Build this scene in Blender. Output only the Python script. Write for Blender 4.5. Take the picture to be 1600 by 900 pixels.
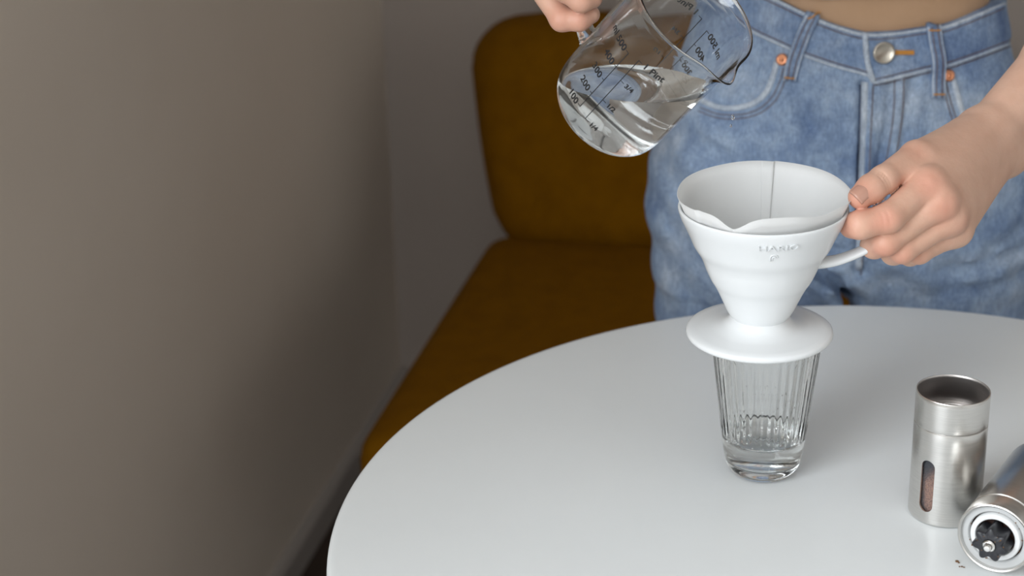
import bpy, bmesh, math, random
import numpy as np
from mathutils import Vector, Matrix
from mathutils.bvhtree import BVHTree

random.seed(4)
for o in list(bpy.data.objects):
    bpy.data.objects.remove(o)
scene = bpy.context.scene
COL = scene.collection
PI = math.pi

# ---------------------------------------------------------------- camera
FPX = 2800.0                                    # focal length in pixels of the 1600 x 900 frame
PITCH, ROLL = math.radians(22.5), math.radians(-1.5)
CAM = np.array([0.0, 0.0, 1.35])
FW = np.array([0, math.cos(PITCH), -math.sin(PITCH)])
_U0 = np.array([0, math.sin(PITCH), math.cos(PITCH)])
_R0 = np.array([1.0, 0, 0])
RT = math.cos(ROLL) * _R0 + math.sin(ROLL) * _U0
UP = -math.sin(ROLL) * _R0 + math.cos(ROLL) * _U0
cd = bpy.data.cameras.new('camera')
cam = bpy.data.objects.new('camera', cd)
COL.objects.link(cam)
M = Matrix.Identity(4)
for i in range(3):
    M[i][0], M[i][1], M[i][2], M[i][3] = RT[i], UP[i], -FW[i], CAM[i]
cam.matrix_world = M
cd.sensor_width = 36.0
cd.sensor_fit = 'HORIZONTAL'
cd.lens = FPX / 1600 * 36.0
cd.clip_start = 0.05
cd.dof.use_dof = True
cd.dof.focus_distance = 1.20
cd.dof.aperture_fstop = 7.0
scene.camera = cam

# ---------------------------------------------------------------- world, daylight, exposure
world = bpy.data.worlds.new('world')
scene.world = world
world.use_nodes = True
bgn = world.node_tree.nodes['Background']
bgn.inputs[0].default_value = (0.80, 0.88, 1.0, 1)
bgn.inputs[1].default_value = 1.0
scene.view_settings.view_transform = 'Standard'
scene.view_settings.look = 'None'
scene.view_settings.gamma = 1.0
scene.view_settings.use_curve_mapping = False
scene.view_settings.exposure = 0.0
scene.cycles.max_bounces = 24
scene.cycles.transmission_bounces = 24
scene.cycles.transparent_max_bounces = 16

YAW = math.radians(12.5)                        # the room stands turned against the camera
E1 = np.array([math.sin(YAW), math.cos(YAW), 0])      # along the left wall, away from the camera
E2 = np.array([math.cos(YAW), -math.sin(YAW), 0])     # along the back wall, to the right
CORNER = np.array([-0.195, 2.80, 0.0])
ROOM_L, ROOM_W, ROOM_H = 4.6, 3.0, 2.6
WIN_S0, WIN_S1, WIN_Z0, WIN_Z1 = 2.3, 4.4, 0.85, 2.35   # window in the left wall, beside the camera
def room(s, t, z):                              # s metres towards the camera, t metres right of the corner
    return CORNER - E1 * s + E2 * t + np.array([0, 0, z])
def area(name, pos, direction, sx, sy, power, color):
    l = bpy.data.lights.new(name, 'AREA')
    l.shape = 'RECTANGLE'; l.size = sx; l.size_y = sy; l.energy = power; l.color = color
    o = bpy.data.objects.new(name, l)
    COL.objects.link(o)
    o.location = pos
    o.rotation_euler = Vector(direction).to_track_quat('-Z', 'Y').to_euler()
    return o
area('window_daylight', room((WIN_S0 + WIN_S1) / 2, -0.05, (WIN_Z0 + WIN_Z1) / 2), E2,
     WIN_S1 - WIN_S0, WIN_Z1 - WIN_Z0, 69.0, (0.93, 0.97, 1.0))

# ---------------------------------------------------------------- pixel helpers (1600 x 900 frame)
ZT = 0.74                                       # table top
def ray(px, py):
    return (px - 800) / FPX * RT - (py - 450) / FPX * UP + FW
def onz(px, py, z):
    d = ray(px, py); return CAM + d * (z - CAM[2]) / d[2]
def ony(px, py, y):
    d = ray(px, py); return CAM + d * (y - CAM[1]) / d[1]
def proj(p):
    v = np.asarray(p, float) - CAM; z = v @ FW
    return 800 + FPX * (v @ RT) / z, 450 - FPX * (v @ UP) / z, z

# ---------------------------------------------------------------- materials
MATS = {}
def mat(name, color, rough=0.5, metal=0.0, **kw):
    m = bpy.data.materials.new(name)
    m.use_nodes = True
    b = m.node_tree.nodes['Principled BSDF']
    b.inputs['Base Color'].default_value = (*color, 1)
    b.inputs['Roughness'].default_value = rough
    b.inputs['Metallic'].default_value = metal
    for k, v in kw.items():
        b.inputs[k.replace('_', ' ')].default_value = v
    MATS[name] = m
    return m
def nodes(m):
    nt = m.node_tree
    return nt, nt.nodes['Principled BSDF']
def add(nt, t, **kw):
    n = nt.nodes.new(t)
    for k, v in kw.items():
        setattr(n, k, v)
    return n
def coords(nt, scale=(1, 1, 1), rot=(0, 0, 0)):
    tc = add(nt, 'ShaderNodeTexCoord'); mp = add(nt, 'ShaderNodeMapping')
    mp.inputs['Scale'].default_value = scale
    mp.inputs['Rotation'].default_value = rot
    nt.links.new(tc.outputs['Object'], mp.inputs[0])
    return mp.outputs[0]
def noise(nt, vec, scale, detail=4, rough=0.55):
    n = add(nt, 'ShaderNodeTexNoise')
    n.inputs['Scale'].default_value = scale
    n.inputs['Detail'].default_value = detail
    n.inputs['Roughness'].default_value = rough
    nt.links.new(vec, n.inputs['Vector'])
    return n.outputs['Fac']
def ramp(nt, fac, stops):
    r = add(nt, 'ShaderNodeValToRGB')
    e = r.color_ramp.elements
    while len(e) < len(stops):
        e.new(0.5)
    for x, (p, c) in zip(e, stops):
        x.position = p; x.color = (*c, 1)
    nt.links.new(fac, r.inputs[0])
    return r.outputs[0]
def mix(nt, fac, a, b, blend='MIX'):
    n = add(nt, 'ShaderNodeMix', data_type='RGBA', blend_type=blend)
    for sock, v in ((n.inputs[0], fac), (n.inputs[6], a), (n.inputs[7], b)):
        if isinstance(v, (int, float)):
            sock.default_value = v
        elif isinstance(v, tuple):
            sock.default_value = (*v, 1)
        else:
            nt.links.new(v, sock)
    return n.outputs[2]
def bump(nt, b, height, strength, dist):
    n = add(nt, 'ShaderNodeBump')
    n.inputs['Strength'].default_value = strength
    n.inputs['Distance'].default_value = dist
    nt.links.new(height, n.inputs['Height'])
    nt.links.new(n.outputs[0], b.inputs['Normal'])

def m_noise(name, c0, c1, scale, rough=0.8, bscale=None, bstr=0.3, bdist=0.001, vec=(1, 1, 1), **kw):
    m = mat(name, c0, rough, **kw)
    nt, b = nodes(m)
    v = coords(nt, vec)
    nt.links.new(ramp(nt, noise(nt, v, scale), [(0.32, c0), (0.68, c1)]), b.inputs['Base Color'])
    if bscale:
        bump(nt, b, noise(nt, v, bscale, 3), bstr, bdist)
    return m

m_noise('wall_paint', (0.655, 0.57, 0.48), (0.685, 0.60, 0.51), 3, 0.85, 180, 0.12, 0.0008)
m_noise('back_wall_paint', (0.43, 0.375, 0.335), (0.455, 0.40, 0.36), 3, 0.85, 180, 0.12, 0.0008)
mat('pale_paint', (0.86, 0.84, 0.81), 0.85)
mat('baseboard_paint', (0.40, 0.36, 0.33), 0.45)
mat('ceiling_paint', (0.75, 0.74, 0.72), 0.9)
m_noise('floor_wood', (0.028, 0.017, 0.012), (0.05, 0.030, 0.02), 6, 0.5, vec=(8, 1, 1))
mat('window_paint', (0.8, 0.8, 0.78), 0.4)
m_noise('table_lacquer', (0.785, 0.812, 0.818), (0.805, 0.832, 0.838), 9, 0.32, 260, 0.03, 0.0004)
mat('dark_leg_metal', (0.7, 0.7, 0.7), 0.4)
m_noise('mustard_fabric', (0.15, 0.060, 0.0003), (0.185, 0.076, 0.0004), 30, 0.95, 700, 0.5, 0.0012, Specular_IOR_Level=0.08)
mat('leg_wood', (0.12, 0.06, 0.03), 0.5)
mat('white_porcelain', (0.765, 0.785, 0.795), 0.22, IOR=1.45)
def m_glass(name, color=(1, 1, 1), ior=1.47, rough=0.0):
    return mat(name, color, rough, Transmission_Weight=1.0, IOR=ior)
m_glass('clear_glass', (0.985, 0.995, 0.99))
m_glass('jug_glass', (0.985, 0.995, 0.995), 1.45)
m_glass('water', (0.985, 0.992, 0.995), 1.33)
mat('black_print', (0.012, 0.012, 0.013), 0.6)

def m_paper():
    m = mat('filter_paper', (0.93, 0.935, 0.93), 0.9)
    nt, b = nodes(m)
    tc = add(nt, 'ShaderNodeTexCoord')
    w = add(nt, 'ShaderNodeTexWave', wave_type='BANDS', bands_direction='X')
    w.inputs['Scale'].default_value = 40
    w.inputs['Distortion'].default_value = 0.6
    nt.links.new(tc.outputs['UV'], w.inputs['Vector'])
    bump(nt, b, w.outputs['Fac'], 0.25, 0.0004)
    tr = add(nt, 'ShaderNodeBsdfTranslucent'); tr.inputs[0].default_value = (0.92, 0.93, 0.93, 1)
    ms = add(nt, 'ShaderNodeMixShader'); ms.inputs[0].default_value = 0.38
    out = nt.nodes['Material Output']
    nt.links.new(b.outputs[0], ms.inputs[1]); nt.links.new(tr.outputs[0], ms.inputs[2])
    nt.links.new(ms.outputs[0], out.inputs[0])
m_paper()

def m_steel(name, color, rough, axis_scale):
    m = mat(name, color, rough, 1.0)
    nt, b = nodes(m)
    v = coords(nt, axis_scale)
    f = noise(nt, v, 60, 3)
    nt.links.new(ramp(nt, f, [(0.3, tuple(c * 0.86 for c in color)), (0.7, color)]), b.inputs['Base Color'])
    bump(nt, b, f, 0.08, 0.0004)
    b.inputs['Anisotropic'].default_value = 0.5
    tg = add(nt, 'ShaderNodeTangent', direction_type='RADIAL', axis='Z')
    nt.links.new(tg.outputs[0], b.inputs['Tangent'])
m_steel('brushed_steel', (0.70, 0.685, 0.66), 0.27, (1, 1, 40))
m_steel('inner_steel', (0.50, 0.475, 0.46), 0.38, (1, 1, 45))
mat('polished_steel', (0.75, 0.74, 0.72), 0.18, 1.0)
mat('grey_plastic', (0.50, 0.51, 0.51), 0.4)
mat('white_plastic', (0.78, 0.79, 0.79), 0.35)
m_noise('black_plastic', (0.012, 0.013, 0.017), (0.022, 0.023, 0.028), 200, 0.35, 900, 0.2, 0.0005)
m_noise('coffee', (0.16, 0.07, 0.04), (0.40, 0.20, 0.12), 900, 0.9, 1200, 0.8, 0.002)
m_noise('dark_coffee', (0.02, 0.008, 0.006), (0.05, 0.018, 0.011), 700, 0.8, 900, 0.6, 0.001)
mat('slot_pane', (0.5, 0.55, 0.62), 0.08, Alpha=0.06)
m_noise('coffee_crumb', (0.10, 0.045, 0.02), (0.24, 0.13, 0.06), 800, 0.9)

def m_skin():
    m = mat('skin', (0.62, 0.40, 0.31), 0.5, Subsurface_Weight=0.12, Subsurface_Scale=0.006)
    nt, b = nodes(m)
    b.inputs['Subsurface Radius'].default_value = (1.0, 0.35, 0.2)
    at = add(nt, 'ShaderNodeAttribute', attribute_name='blush')
    v = coords(nt)
    base = ramp(nt, noise(nt, v, 55, 4), [(0.3, (0.60, 0.355, 0.255)), (0.7, (0.67, 0.425, 0.315))])
    nt.links.new(mix(nt, at.outputs['Fac'], base, (0.58, 0.19, 0.125)), b.inputs['Base Color'])
    bump(nt, b, noise(nt, v, 420, 3), 0.22, 0.0006)
m_skin()
mat('nail', (0.50, 0.27, 0.20), 0.3)
m_noise('belly_skin', (0.50, 0.31, 0.18), (0.54, 0.34, 0.205), 20, 0.5)
m_noise('dark_hair', (0.03, 0.018, 0.012), (0.06, 0.035, 0.02), 40, 0.5, vec=(6, 6, 1))
m_noise('grey_knit', (0.52, 0.52, 0.51), (0.58, 0.58, 0.57), 300, 0.9)

def m_denim(name, dark, mid, light):
    m = mat(name, mid, 0.92)
    nt, b = nodes(m)
    v = coords(nt)
    big = noise(nt, v, 17, 6, 0.66)
    base = ramp(nt, big, [(0.28, dark), (0.5, mid), (0.72, light)])
    vs = coords(nt, (900, 900, 110))
    streak = noise(nt, vs, 1.0, 2)
    base = mix(nt, 0.8, base, ramp(nt, streak, [(0.3, (0.5, 0.52, 0.56)), (0.7, (1.0, 1.0, 1.0))]), 'MULTIPLY')
    va = coords(nt, (160, 160, 900), (0, 0.35, 0))
    slub = noise(nt, va, 1.0, 2)
    base = mix(nt, 0.35, base, ramp(nt, slub, [(0.35, (0.6, 0.62, 0.66)), (0.65, (1.0, 1.0, 1.0))]), 'MULTIPLY')
    mid_n = noise(nt, coords(nt, (1, 1, 0.6)), 95, 5, 0.7)
    base = mix(nt, 0.5, base, ramp(nt, mid_n, [(0.33, (0.55, 0.6, 0.7)), (0.62, (1.0, 1.0, 1.0))]), 'MULTIPLY')
    nt.links.new(base, b.inputs['Base Color'])
    bump(nt, b, noise(nt, coords(nt, (1, 1, 0.5)), 420, 4), 0.6, 0.0016)
m_denim('denim', (0.165, 0.26, 0.46), (0.38, 0.50, 0.68), (0.62, 0.71, 0.82))
m_denim('denim_band', (0.09, 0.155, 0.33), (0.27, 0.38, 0.57), (0.52, 0.62, 0.76))
m_denim('denim_edge', (0.50, 0.59, 0.71), (0.68, 0.76, 0.85), (0.82, 0.88, 0.93))
m_denim('denim_groove_shade', (0.02, 0.03, 0.075), (0.04, 0.06, 0.13), (0.08, 0.11, 0.2))  # very dark blue, paints the shade inside the fly groove
mat('thread', (0.17, 0.12, 0.11), 0.9)
mat('orange_thread', (0.62, 0.29, 0.06), 0.9)
mat('copper', (0.72, 0.32, 0.18), 0.3, 1.0)
mat('pewter', (0.48, 0.44, 0.38), 0.35, 1.0)

# ---------------------------------------------------------------- mesh helpers
def obj(name, verts, faces, material, parent=None, smooth=True, uvs=None):
    me = bpy.data.meshes.new(name)
    me.from_pydata([tuple(map(float, v)) for v in verts], [], [tuple(map(int, f)) for f in faces])
    me.validate(clean_customdata=False)
    me.update()
    if uvs is not None:
        lay = me.uv_layers.new(name='UVMap')
        for l in me.loops:
            lay.data[l.index].uv = uvs[l.vertex_index]
    return link(name, me, material, parent, smooth)
def link(name, me, material, parent=None, smooth=True):
    if smooth:
        me.polygons.foreach_set('use_smooth', [True] * len(me.polygons))
    me.materials.clear()
    me.materials.append(MATS[material])
    o = bpy.data.objects.new(name, me)
    COL.objects.link(o)
    if parent is not None:
        o.parent = parent
    return o
def tag(o, label, cat, group=None, kind=None):
    o['label'] = label; o['category'] = cat
    if group: o['group'] = group
    if kind: o['kind'] = kind
    return o
def struct(o, label=None):
    o['kind'] = 'structure'
    if label: o['label'] = label
    return o
def empty(name, loc, rotz=0):
    o = bpy.data.objects.new(name, None)
    COL.objects.link(o)
    o.empty_display_size = 0.05
    o.location = loc
    o.rotation_euler = (0, 0, rotz)
    return o
def sharp(o, angle=35):
    o.data.set_sharp_from_angle(angle=math.radians(angle))
    return o

class MB:
    def __init__(s): s.v = []; s.f = []
    def add(s, v, f):
        n = len(s.v); s.v += [tuple(map(float, p)) for p in v]; s.f += [tuple(i + n for i in q) for q in f]
        return s
    def build(s, name, material, parent=None, smooth=True): return obj(name, s.v, s.f, material, parent, smooth)

def lathe(profile, n=64, closed=False, rmod=None):
    """profile: list of (r, z); r = 0 ends become poles; rmod(theta, r, z) -> r"""
    v, f, rings = [], [], []
    for r, z in profile:
        if r < 1e-7:
            rings.append([len(v)]); v.append((0, 0, z))
        else:
            ring = []
            for i in range(n):
                t = 2 * PI * i / n
                rr = rmod(t, r, z) if rmod else r
                ring.append(len(v)); v.append((rr * math.cos(t), rr * math.sin(t), z))
            rings.append(ring)
    pairs = list(zip(rings[:-1], rings[1:]))
    if closed: pairs.append((rings[-1], rings[0]))
    for a, b in pairs:
        for i in range(n):
            j = (i + 1) % n
            if len(a) == 1 and len(b) == 1: continue
            if len(a) == 1: f.append((a[0], b[j], b[i]))
            elif len(b) == 1: f.append((a[i], a[j], b[0]))
            else: f.append((a[i], a[j], b[j], b[i]))
    return v, f
def smooth_profile(pts, k=6):
    """Catmull-Rom through (r, z) points"""
    P = [np.array(p, float) for p in pts]
    P = [2 * P[0] - P[1]] + P + [2 * P[-1] - P[-2]]
    out = []
    for i in range(1, len(P) - 2):
        for j in range(k):
            t = j / k
            a, b, c, d = P[i - 1], P[i], P[i + 1], P[i + 2]
            out.append(0.5 * (2 * b + (c - a) * t + (2 * a - 5 * b + 4 * c - d) * t * t + (3 * b - a - 3 * c + d) * t ** 3))
    out.append(P[-2])
    return [tuple(q) for q in out]
def spline(pts, k=8):
    return [np.array(q) for q in smooth_profile(pts, k)]
def tube(path, ru, rv=None, n=12, updir=None, caps=True):
    """sweep an ellipse (ru across, rv along updir) over the path; ru / rv number or list"""
    path = [np.asarray(p, float) for p in path]
    m = len(path)
    rv = ru if rv is None else rv
    v, f = [], []
    u = None
    for i in range(m):
        t = path[min(i + 1, m - 1)] - path[max(i - 1, 0)]
        t = t / (np.linalg.norm(t) + 1e-12)
        if updir is not None:
            w = np.asarray(updir[i] if isinstance(updir, list) else updir, float)
        else:
            w = u if u is not None else (np.array([0, 0, 1.0]) if abs(t[2]) < 0.9 else np.array([1.0, 0, 0]))
        w = w - t * (w @ t); w = w / (np.linalg.norm(w) + 1e-12)
        if updir is None: u = w
        s = np.cross(t, w)
        a = ru[i] if hasattr(ru, '__len__') else ru
        b = rv[i] if hasattr(rv, '__len__') else rv
        for j in range(n):
            th = 2 * PI * j / n
            v.append(path[i] + s * a * math.cos(th) + w * b * math.sin(th))
    for i in range(m - 1):
        for j in range(n):
            k = (j + 1) % n
            f.append((i * n + j, (i + 1) * n + j, (i + 1) * n + k, i * n + k))
    if caps:
        f.append(tuple(range(n))); f.append(tuple(reversed(range((m - 1) * n, m * n))))
    return v, f
def box(lo, hi):
    (a, b, c), (d, e, g) = lo, hi
    v = [(a, b, c), (d, b, c), (d, e, c), (a, e, c), (a, b, g), (d, b, g), (d, e, g), (a, e, g)]
    return v, [(0, 3, 2, 1), (4, 5, 6, 7), (0, 1, 5, 4), (1, 2, 6, 5), (2, 3, 7, 6), (3, 0, 4, 7)]
def slab_block(s0, s1, t0, t1, z0, z1):
    """box in room axes"""
    v = [room(s, t, z) for z in (z0, z1) for s, t in ((s0, t0), (s1, t0), (s1, t1), (s0, t1))]
    return v, [(0, 1, 2, 3), (7, 6, 5, 4), (4, 5, 1, 0), (5, 6, 2, 1), (6, 7, 3, 2), (7, 4, 0, 3)]
def fix_normals(o):
    bm = bmesh.new(); bm.from_mesh(o.data)
    bmesh.ops.recalc_face_normals(bm, faces=bm.faces)
    bm.to_mesh(o.data); bm.free()
    return o
def rounded(lo, hi, r, seg=4, shape=None, cuts=10):
    """box with rounded edges, optionally bent by shape(x, y, z)"""
    bm = bmesh.new()
    v, f = box(lo, hi)
    bv = [bm.verts.new(p) for p in v]
    for q in f: bm.faces.new([bv[i] for i in q])
    bmesh.ops.bevel(bm, geom=list(bm.edges), offset=r, segments=seg, profile=0.5, affect='EDGES')
    if shape:
        bmesh.ops.subdivide_edges(bm, edges=[e for e in bm.edges if e.calc_length() > r * 1.5], cuts=cuts, use_grid_fill=True)
        for w in bm.verts: w.co = shape(*w.co)
    bmesh.ops.recalc_face_normals(bm, faces=bm.faces)
    me = bpy.data.meshes.new('rounded'); bm.to_mesh(me); bm.free()
    return me
def text_mesh(s, size, extrude=0.0, align='LEFT', bold=0.0):
    cu = bpy.data.curves.new('lettering', 'FONT')
    cu.body = s; cu.size = size; cu.extrude = extrude; cu.align_x = align; cu.offset = bold
    cu.resolution_u = 3
    o = bpy.data.objects.new('lettering', cu)
    COL.objects.link(o)
    bpy.context.view_layer.update()
    me = bpy.data.meshes.new_from_object(o.evaluated_get(bpy.context.evaluated_depsgraph_get()))
    v = [tuple(p.co) for p in me.vertices]; f = [tuple(p.vertices) for p in me.polygons]
    bpy.data.objects.remove(o); bpy.data.curves.remove(cu); bpy.data.meshes.remove(me)
    return v, f

# ---------------------------------------------------------------- signed-distance modelling (smooth figures)
def rcone(P, a, b, ra, rb):
    a = np.asarray(a, np.float32); b = np.asarray(b, np.float32)
    ab = b - a
    t = np.clip(((P - a) @ ab) / (ab @ ab), 0, 1)
    return np.linalg.norm(P - a - t[:, None] * ab, axis=1) - (ra + (rb - ra) * t)
def ellipsoid(P, c, r):
    q = (P - np.asarray(c, np.float32)) / np.asarray(r, np.float32)
    k = np.linalg.norm(q, axis=1)
    return (k - 1) * min(r)
def smin(a, b, k):
    h = np.clip(0.5 + 0.5 * (b - a) / k, 0, 1)
    return b + (a - b) * h - k * h * (1 - h)
def mesh_sdf(fn, lo, hi, h, block=5, newton=3):
    """surface nets on a sparse grid; returns vertices and quads"""
    lo = np.asarray(lo, float); hi = np.asarray(hi, float)
    nb = np.ceil((hi - lo) / (h * block)).astype(int)
    n = nb * block + 1
    cg = np.stack(np.meshgrid(*[lo[i] + (np.arange(nb[i]) + 0.5) * h * block for i in range(3)], indexing='ij'), -1).reshape(-1, 3).astype(np.float32)
    fc = fn(cg).reshape(nb)
    act = np.abs(fc) < h * block * 1.8
    g = np.ones(n, np.float32)
    sgn = np.where(fc < 0, -1.0, 1.0).astype(np.float32)
    rep = sgn
    am = act
    for ax in range(3):
        rep = np.repeat(rep, block, ax); am = np.repeat(am, block, ax)
    g[:-1, :-1, :-1] = rep
    need = np.zeros(n, bool)
    for dx in (0, 1):
        for dy in (0, 1):
            for dz in (0, 1):
                sl = (slice(dx, n[0] - 1 + dx), slice(dy, n[1] - 1 + dy), slice(dz, n[2] - 1 + dz))
                need[sl] |= am
    idx = np.argwhere(need)
    pts = (lo + idx * h).astype(np.float32)
    vals = np.concatenate([fn(pts[i:i + 400000]) for i in range(0, len(pts), 400000)])
    g[need] = vals
    ins = g < 0
    c = [ins[dx:n[0] - 1 + dx, dy:n[1] - 1 + dy, dz:n[2] - 1 + dz] for dx in (0, 1) for dy in (0, 1) for dz in (0, 1)]
    tot = sum(x.astype(np.int8) for x in c)
    cell = (tot > 0) & (tot < 8)
    cid = np.full(cell.shape, -1, np.int64)
    ci = np.argwhere(cell)
    cid[cell] = np.arange(len(ci))
    acc = np.zeros((len(ci), 3)); cnt = np.zeros(len(ci))
    offs = [(dx, dy, dz) for dx in (0, 1) for dy in (0, 1) for dz in (0, 1)]
    for i in range(8):
        for ax in range(3):
            if offs[i][ax] == 0:
                o2 = list(offs[i]); o2[ax] = 1
                a = ci + offs[i]; b = ci + o2
                fa = g[a[:, 0], a[:, 1], a[:, 2]]; fb = g[b[:, 0], b[:, 1], b[:, 2]]
                m = (fa < 0) != (fb < 0)
                t = np.where(m, fa / np.where(m, fa - fb, 1), 0)
                p = np.array(offs[i], float)[None, :].repeat(len(ci), 0)
                p[:, ax] += t
                acc[m] += p[m]; cnt[m] += 1
    V = lo + (ci + acc / cnt[:, None]) * h
    quads = []
    for ax in range(3):
        u, w = (ax + 1) % 3, (ax + 2) % 3
        sa = [slice(None)] * 3; sb = [slice(None)] * 3
        sa[ax] = slice(0, n[ax] - 1); sb[ax] = slice(1, n[ax])
        fa, fb = ins[tuple(sa)], ins[tuple(sb)]
        e = np.argwhere(fa != fb)
        ok = (e[:, u] > 0) & (e[:, w] > 0) & (e[:, u] < n[u] - 1) & (e[:, w] < n[w] - 1)
        e = e[ok]
        flip = ~fa[e[:, 0], e[:, 1], e[:, 2]]
        q = []
        for du, dw in ((-1, -1), (0, -1), (0, 0), (-1, 0)):
            k = e.copy(); k[:, u] += du; k[:, w] += dw
            q.append(cid[k[:, 0], k[:, 1], k[:, 2]])
        q = np.stack(q, 1)
        q[flip] = q[flip][:, ::-1]
        quads.append(q)
    Q = np.concatenate(quads)
    Q = Q[(Q >= 0).all(1)]
    eps = h * 0.3
    for _ in range(newton):
        P = V.astype(np.float32)
        d = fn(P)
        gr = np.stack([fn(P + np.eye(3, dtype=np.float32)[i] * eps) - fn(P - np.eye(3, dtype=np.float32)[i] * eps) for i in range(3)], 1) / (2 * eps)
        g2 = (gr ** 2).sum(1)
        step = (d / np.maximum(g2, 0.2))[:, None] * gr
        ln = np.linalg.norm(step, axis=1, keepdims=True)
        step *= np.minimum(1, h * 0.5 / np.maximum(ln, 1e-9))
        V = V - step * 0.8
    return V, Q
def np_mesh(name, V, Q):
    me = bpy.data.meshes.new(name)
    me.vertices.add(len(V)); me.vertices.foreach_set('co', np.asarray(V, np.float32).ravel())
    Q = np.asarray(Q, np.int32)
    me.loops.add(Q.size); me.loops.foreach_set('vertex_index', Q.ravel())
    me.polygons.add(len(Q)); me.polygons.foreach_set('loop_start', np.arange(0, Q.size, 4, dtype=np.int32))
    me.update(calc_edges=True)
    me.validate(clean_customdata=False)
    return me

# ================================================================ THE SETTING
T = 0.12
struct(obj('floor', *slab_block(-0.2, ROOM_L + 0.2, -0.2, ROOM_W + 0.2, -0.1, 0.0), 'floor_wood', smooth=False))
struct(obj('ceiling', *slab_block(-0.2, ROOM_L + 0.2, -0.2, ROOM_W + 0.2, ROOM_H, ROOM_H + 0.1), 'ceiling_paint', smooth=False))
wl = MB()
wl.add(*slab_block(-T, WIN_S0, -T, 0, 0, ROOM_H)).add(*slab_block(WIN_S1, ROOM_L, -T, 0, 0, ROOM_H))
wl.add(*slab_block(WIN_S0, WIN_S1, -T, 0, 0, WIN_Z0)).add(*slab_block(WIN_S0, WIN_S1, -T, 0, WIN_Z1, ROOM_H))
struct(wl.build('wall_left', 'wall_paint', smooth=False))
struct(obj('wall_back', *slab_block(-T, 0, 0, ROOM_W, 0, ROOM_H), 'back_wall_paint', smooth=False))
struct(obj('wall_right', *slab_block(-T, ROOM_L + T, ROOM_W, ROOM_W + T, 0, ROOM_H), 'pale_paint', smooth=False))
struct(obj('wall_front', *slab_block(ROOM_L, ROOM_L + T, -T, ROOM_W, 0, ROOM_H), 'pale_paint', smooth=False))
def skirting(name, s0, s1, t0, t1, along_s):
    m = MB()
    if along_s:
        prof = [(0, 0), (0.014, 0), (0.014, 0.042), (0.008, 0.050), (0, 0.052)]
        v = [room(s, t0 + d, z) for s in (s0, s1) for d, z in prof]
    else:
        prof = [(0, 0), (0.014, 0), (0.014, 0.042), (0.008, 0.050), (0, 0.052)]
        v = [room(s0 + d, t, z) for t in (t0, t1) for d, z in prof]
    f = [(i, i + 1, i + 6, i + 5) for i in range(4)] + [(4, 0, 5, 9), (0, 1, 2, 3, 4), (9, 8, 7, 6, 5)]
    o = fix_normals(obj(name, v, f, 'baseboard_paint', smooth=False))
    return struct(o)
skirting('baseboard_left', 0.0, ROOM_L, 0, 0, True)
skirting('baseboard_back', 0, 0, 0.014, ROOM_W, False)
def window_frame(name, pts):
    m = MB()
    for a in pts: m.add(*slab_block(*a))
    return struct(m.build(name, 'window_paint', smooth=False))
w = 0.05; s0, s1, z0, z1 = WIN_S0, WIN_S1, WIN_Z0, WIN_Z1
window_frame('window_1', [(s0, s0 + w, -0.11, -0.07, z0, z1), (s1 - w, s1, -0.11, -0.07, z0, z1),
                          (s0 + w, s1 - w, -0.11, -0.07, z0, z0 + w), (s0 + w, s1 - w, -0.11, -0.07, z1 - w, z1),
                          ((s0 + s1) / 2 - w / 2, (s0 + s1) / 2 + w / 2, -0.11, -0.07, z0 + w, z1 - w)])

# ================================================================ TABLE
H0 = CAM[2] - ZT
TC = np.array([0.4196 * H0, 1.698 * H0, 0]); TR = 0.627 * H0
tbl = empty('round_table', (TC[0], TC[1], 0))
tag(tbl, 'round white table with a smooth lacquered top', 'table')
pr = [(0, ZT), (TR - 0.02, ZT), (TR - 0.006, ZT)] + [(TR - 0.004 + 0.004 * math.sin(a), ZT - 0.004 + 0.004 * math.cos(a)) for a in np.linspace(0.2, PI / 2, 6)]
pr += [(TR - 0.001, ZT - 0.009), (TR - 0.012, ZT - 0.018), (TR - 0.06, ZT - 0.024), (0, ZT - 0.024)]
sharp(obj('table_top', *lathe(list(reversed(pr)), 192), 'table_lacquer', tbl), 50)
ped = smooth_profile([(0.0, 0.0), (0.24, 0.0), (0.245, 0.006), (0.22, 0.014), (0.12, 0.03), (0.05, 0.075), (0.033, 0.18), (0.03, 0.40), (0.034, 0.60), (0.055, 0.70), (0.10, ZT - 0.024)], 5)
obj('pedestal', *lathe(ped, 64), 'table_lacquer', tbl)

# ================================================================ CHAIR (mustard, low lounge chair by the wall)
SEAT_Z = 0.43
CB = np.array([-0.037, 2.44, 0])                 # rear left corner of the seat
CW, CDp = 0.66, 0.66
CA = math.radians(-12.5)
chair = empty('lounge_chair', (CB[0] + E2[0] * CW / 2 - E1[0] * CDp / 2, CB[1] + E2[1] * CW / 2 - E1[1] * CDp / 2, 0), -YAW)
tag(chair, 'mustard yellow upholstered low chair standing in the corner by the wall', 'chair')
def seat_shape(x, y, z):
    dx = abs(x) / (CW / 2); dy = (y) / (CDp / 2)
    if z > 0.3: z += 0.010 * (1 - dx ** 4) * (1 - abs(dy) ** 4)
    x *= 1.0 + 0.01 * (1 - dy)
    return Vector((x, y, z))
link('seat', rounded((-CW / 2, -CDp / 2, 0.27), (CW / 2, CDp / 2 + 0.02, SEAT_Z - 0.004), 0.036, 5, seat_shape), 'mustard_fabric', chair)
def back_shape(x, y, z):
    t = (z - 0.40) / 0.32
    x *= 0.925 + 0.23 * max(t, 0) ** 0.8
    x += 0.0
    y += 0.13 * max(t, 0) ** 1.15 + 0.04 * (x / 0.33) ** 2 * 0 - 0.012 * math.sin(max(0, min(1, t)) * PI)
    ex = abs(x) / (CW / 2 * 1.1)
    z -= 0.025 * max(0, t) * max(0, ex - 0.55) ** 2 * 4
    return Vector((x, y, z))
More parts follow.
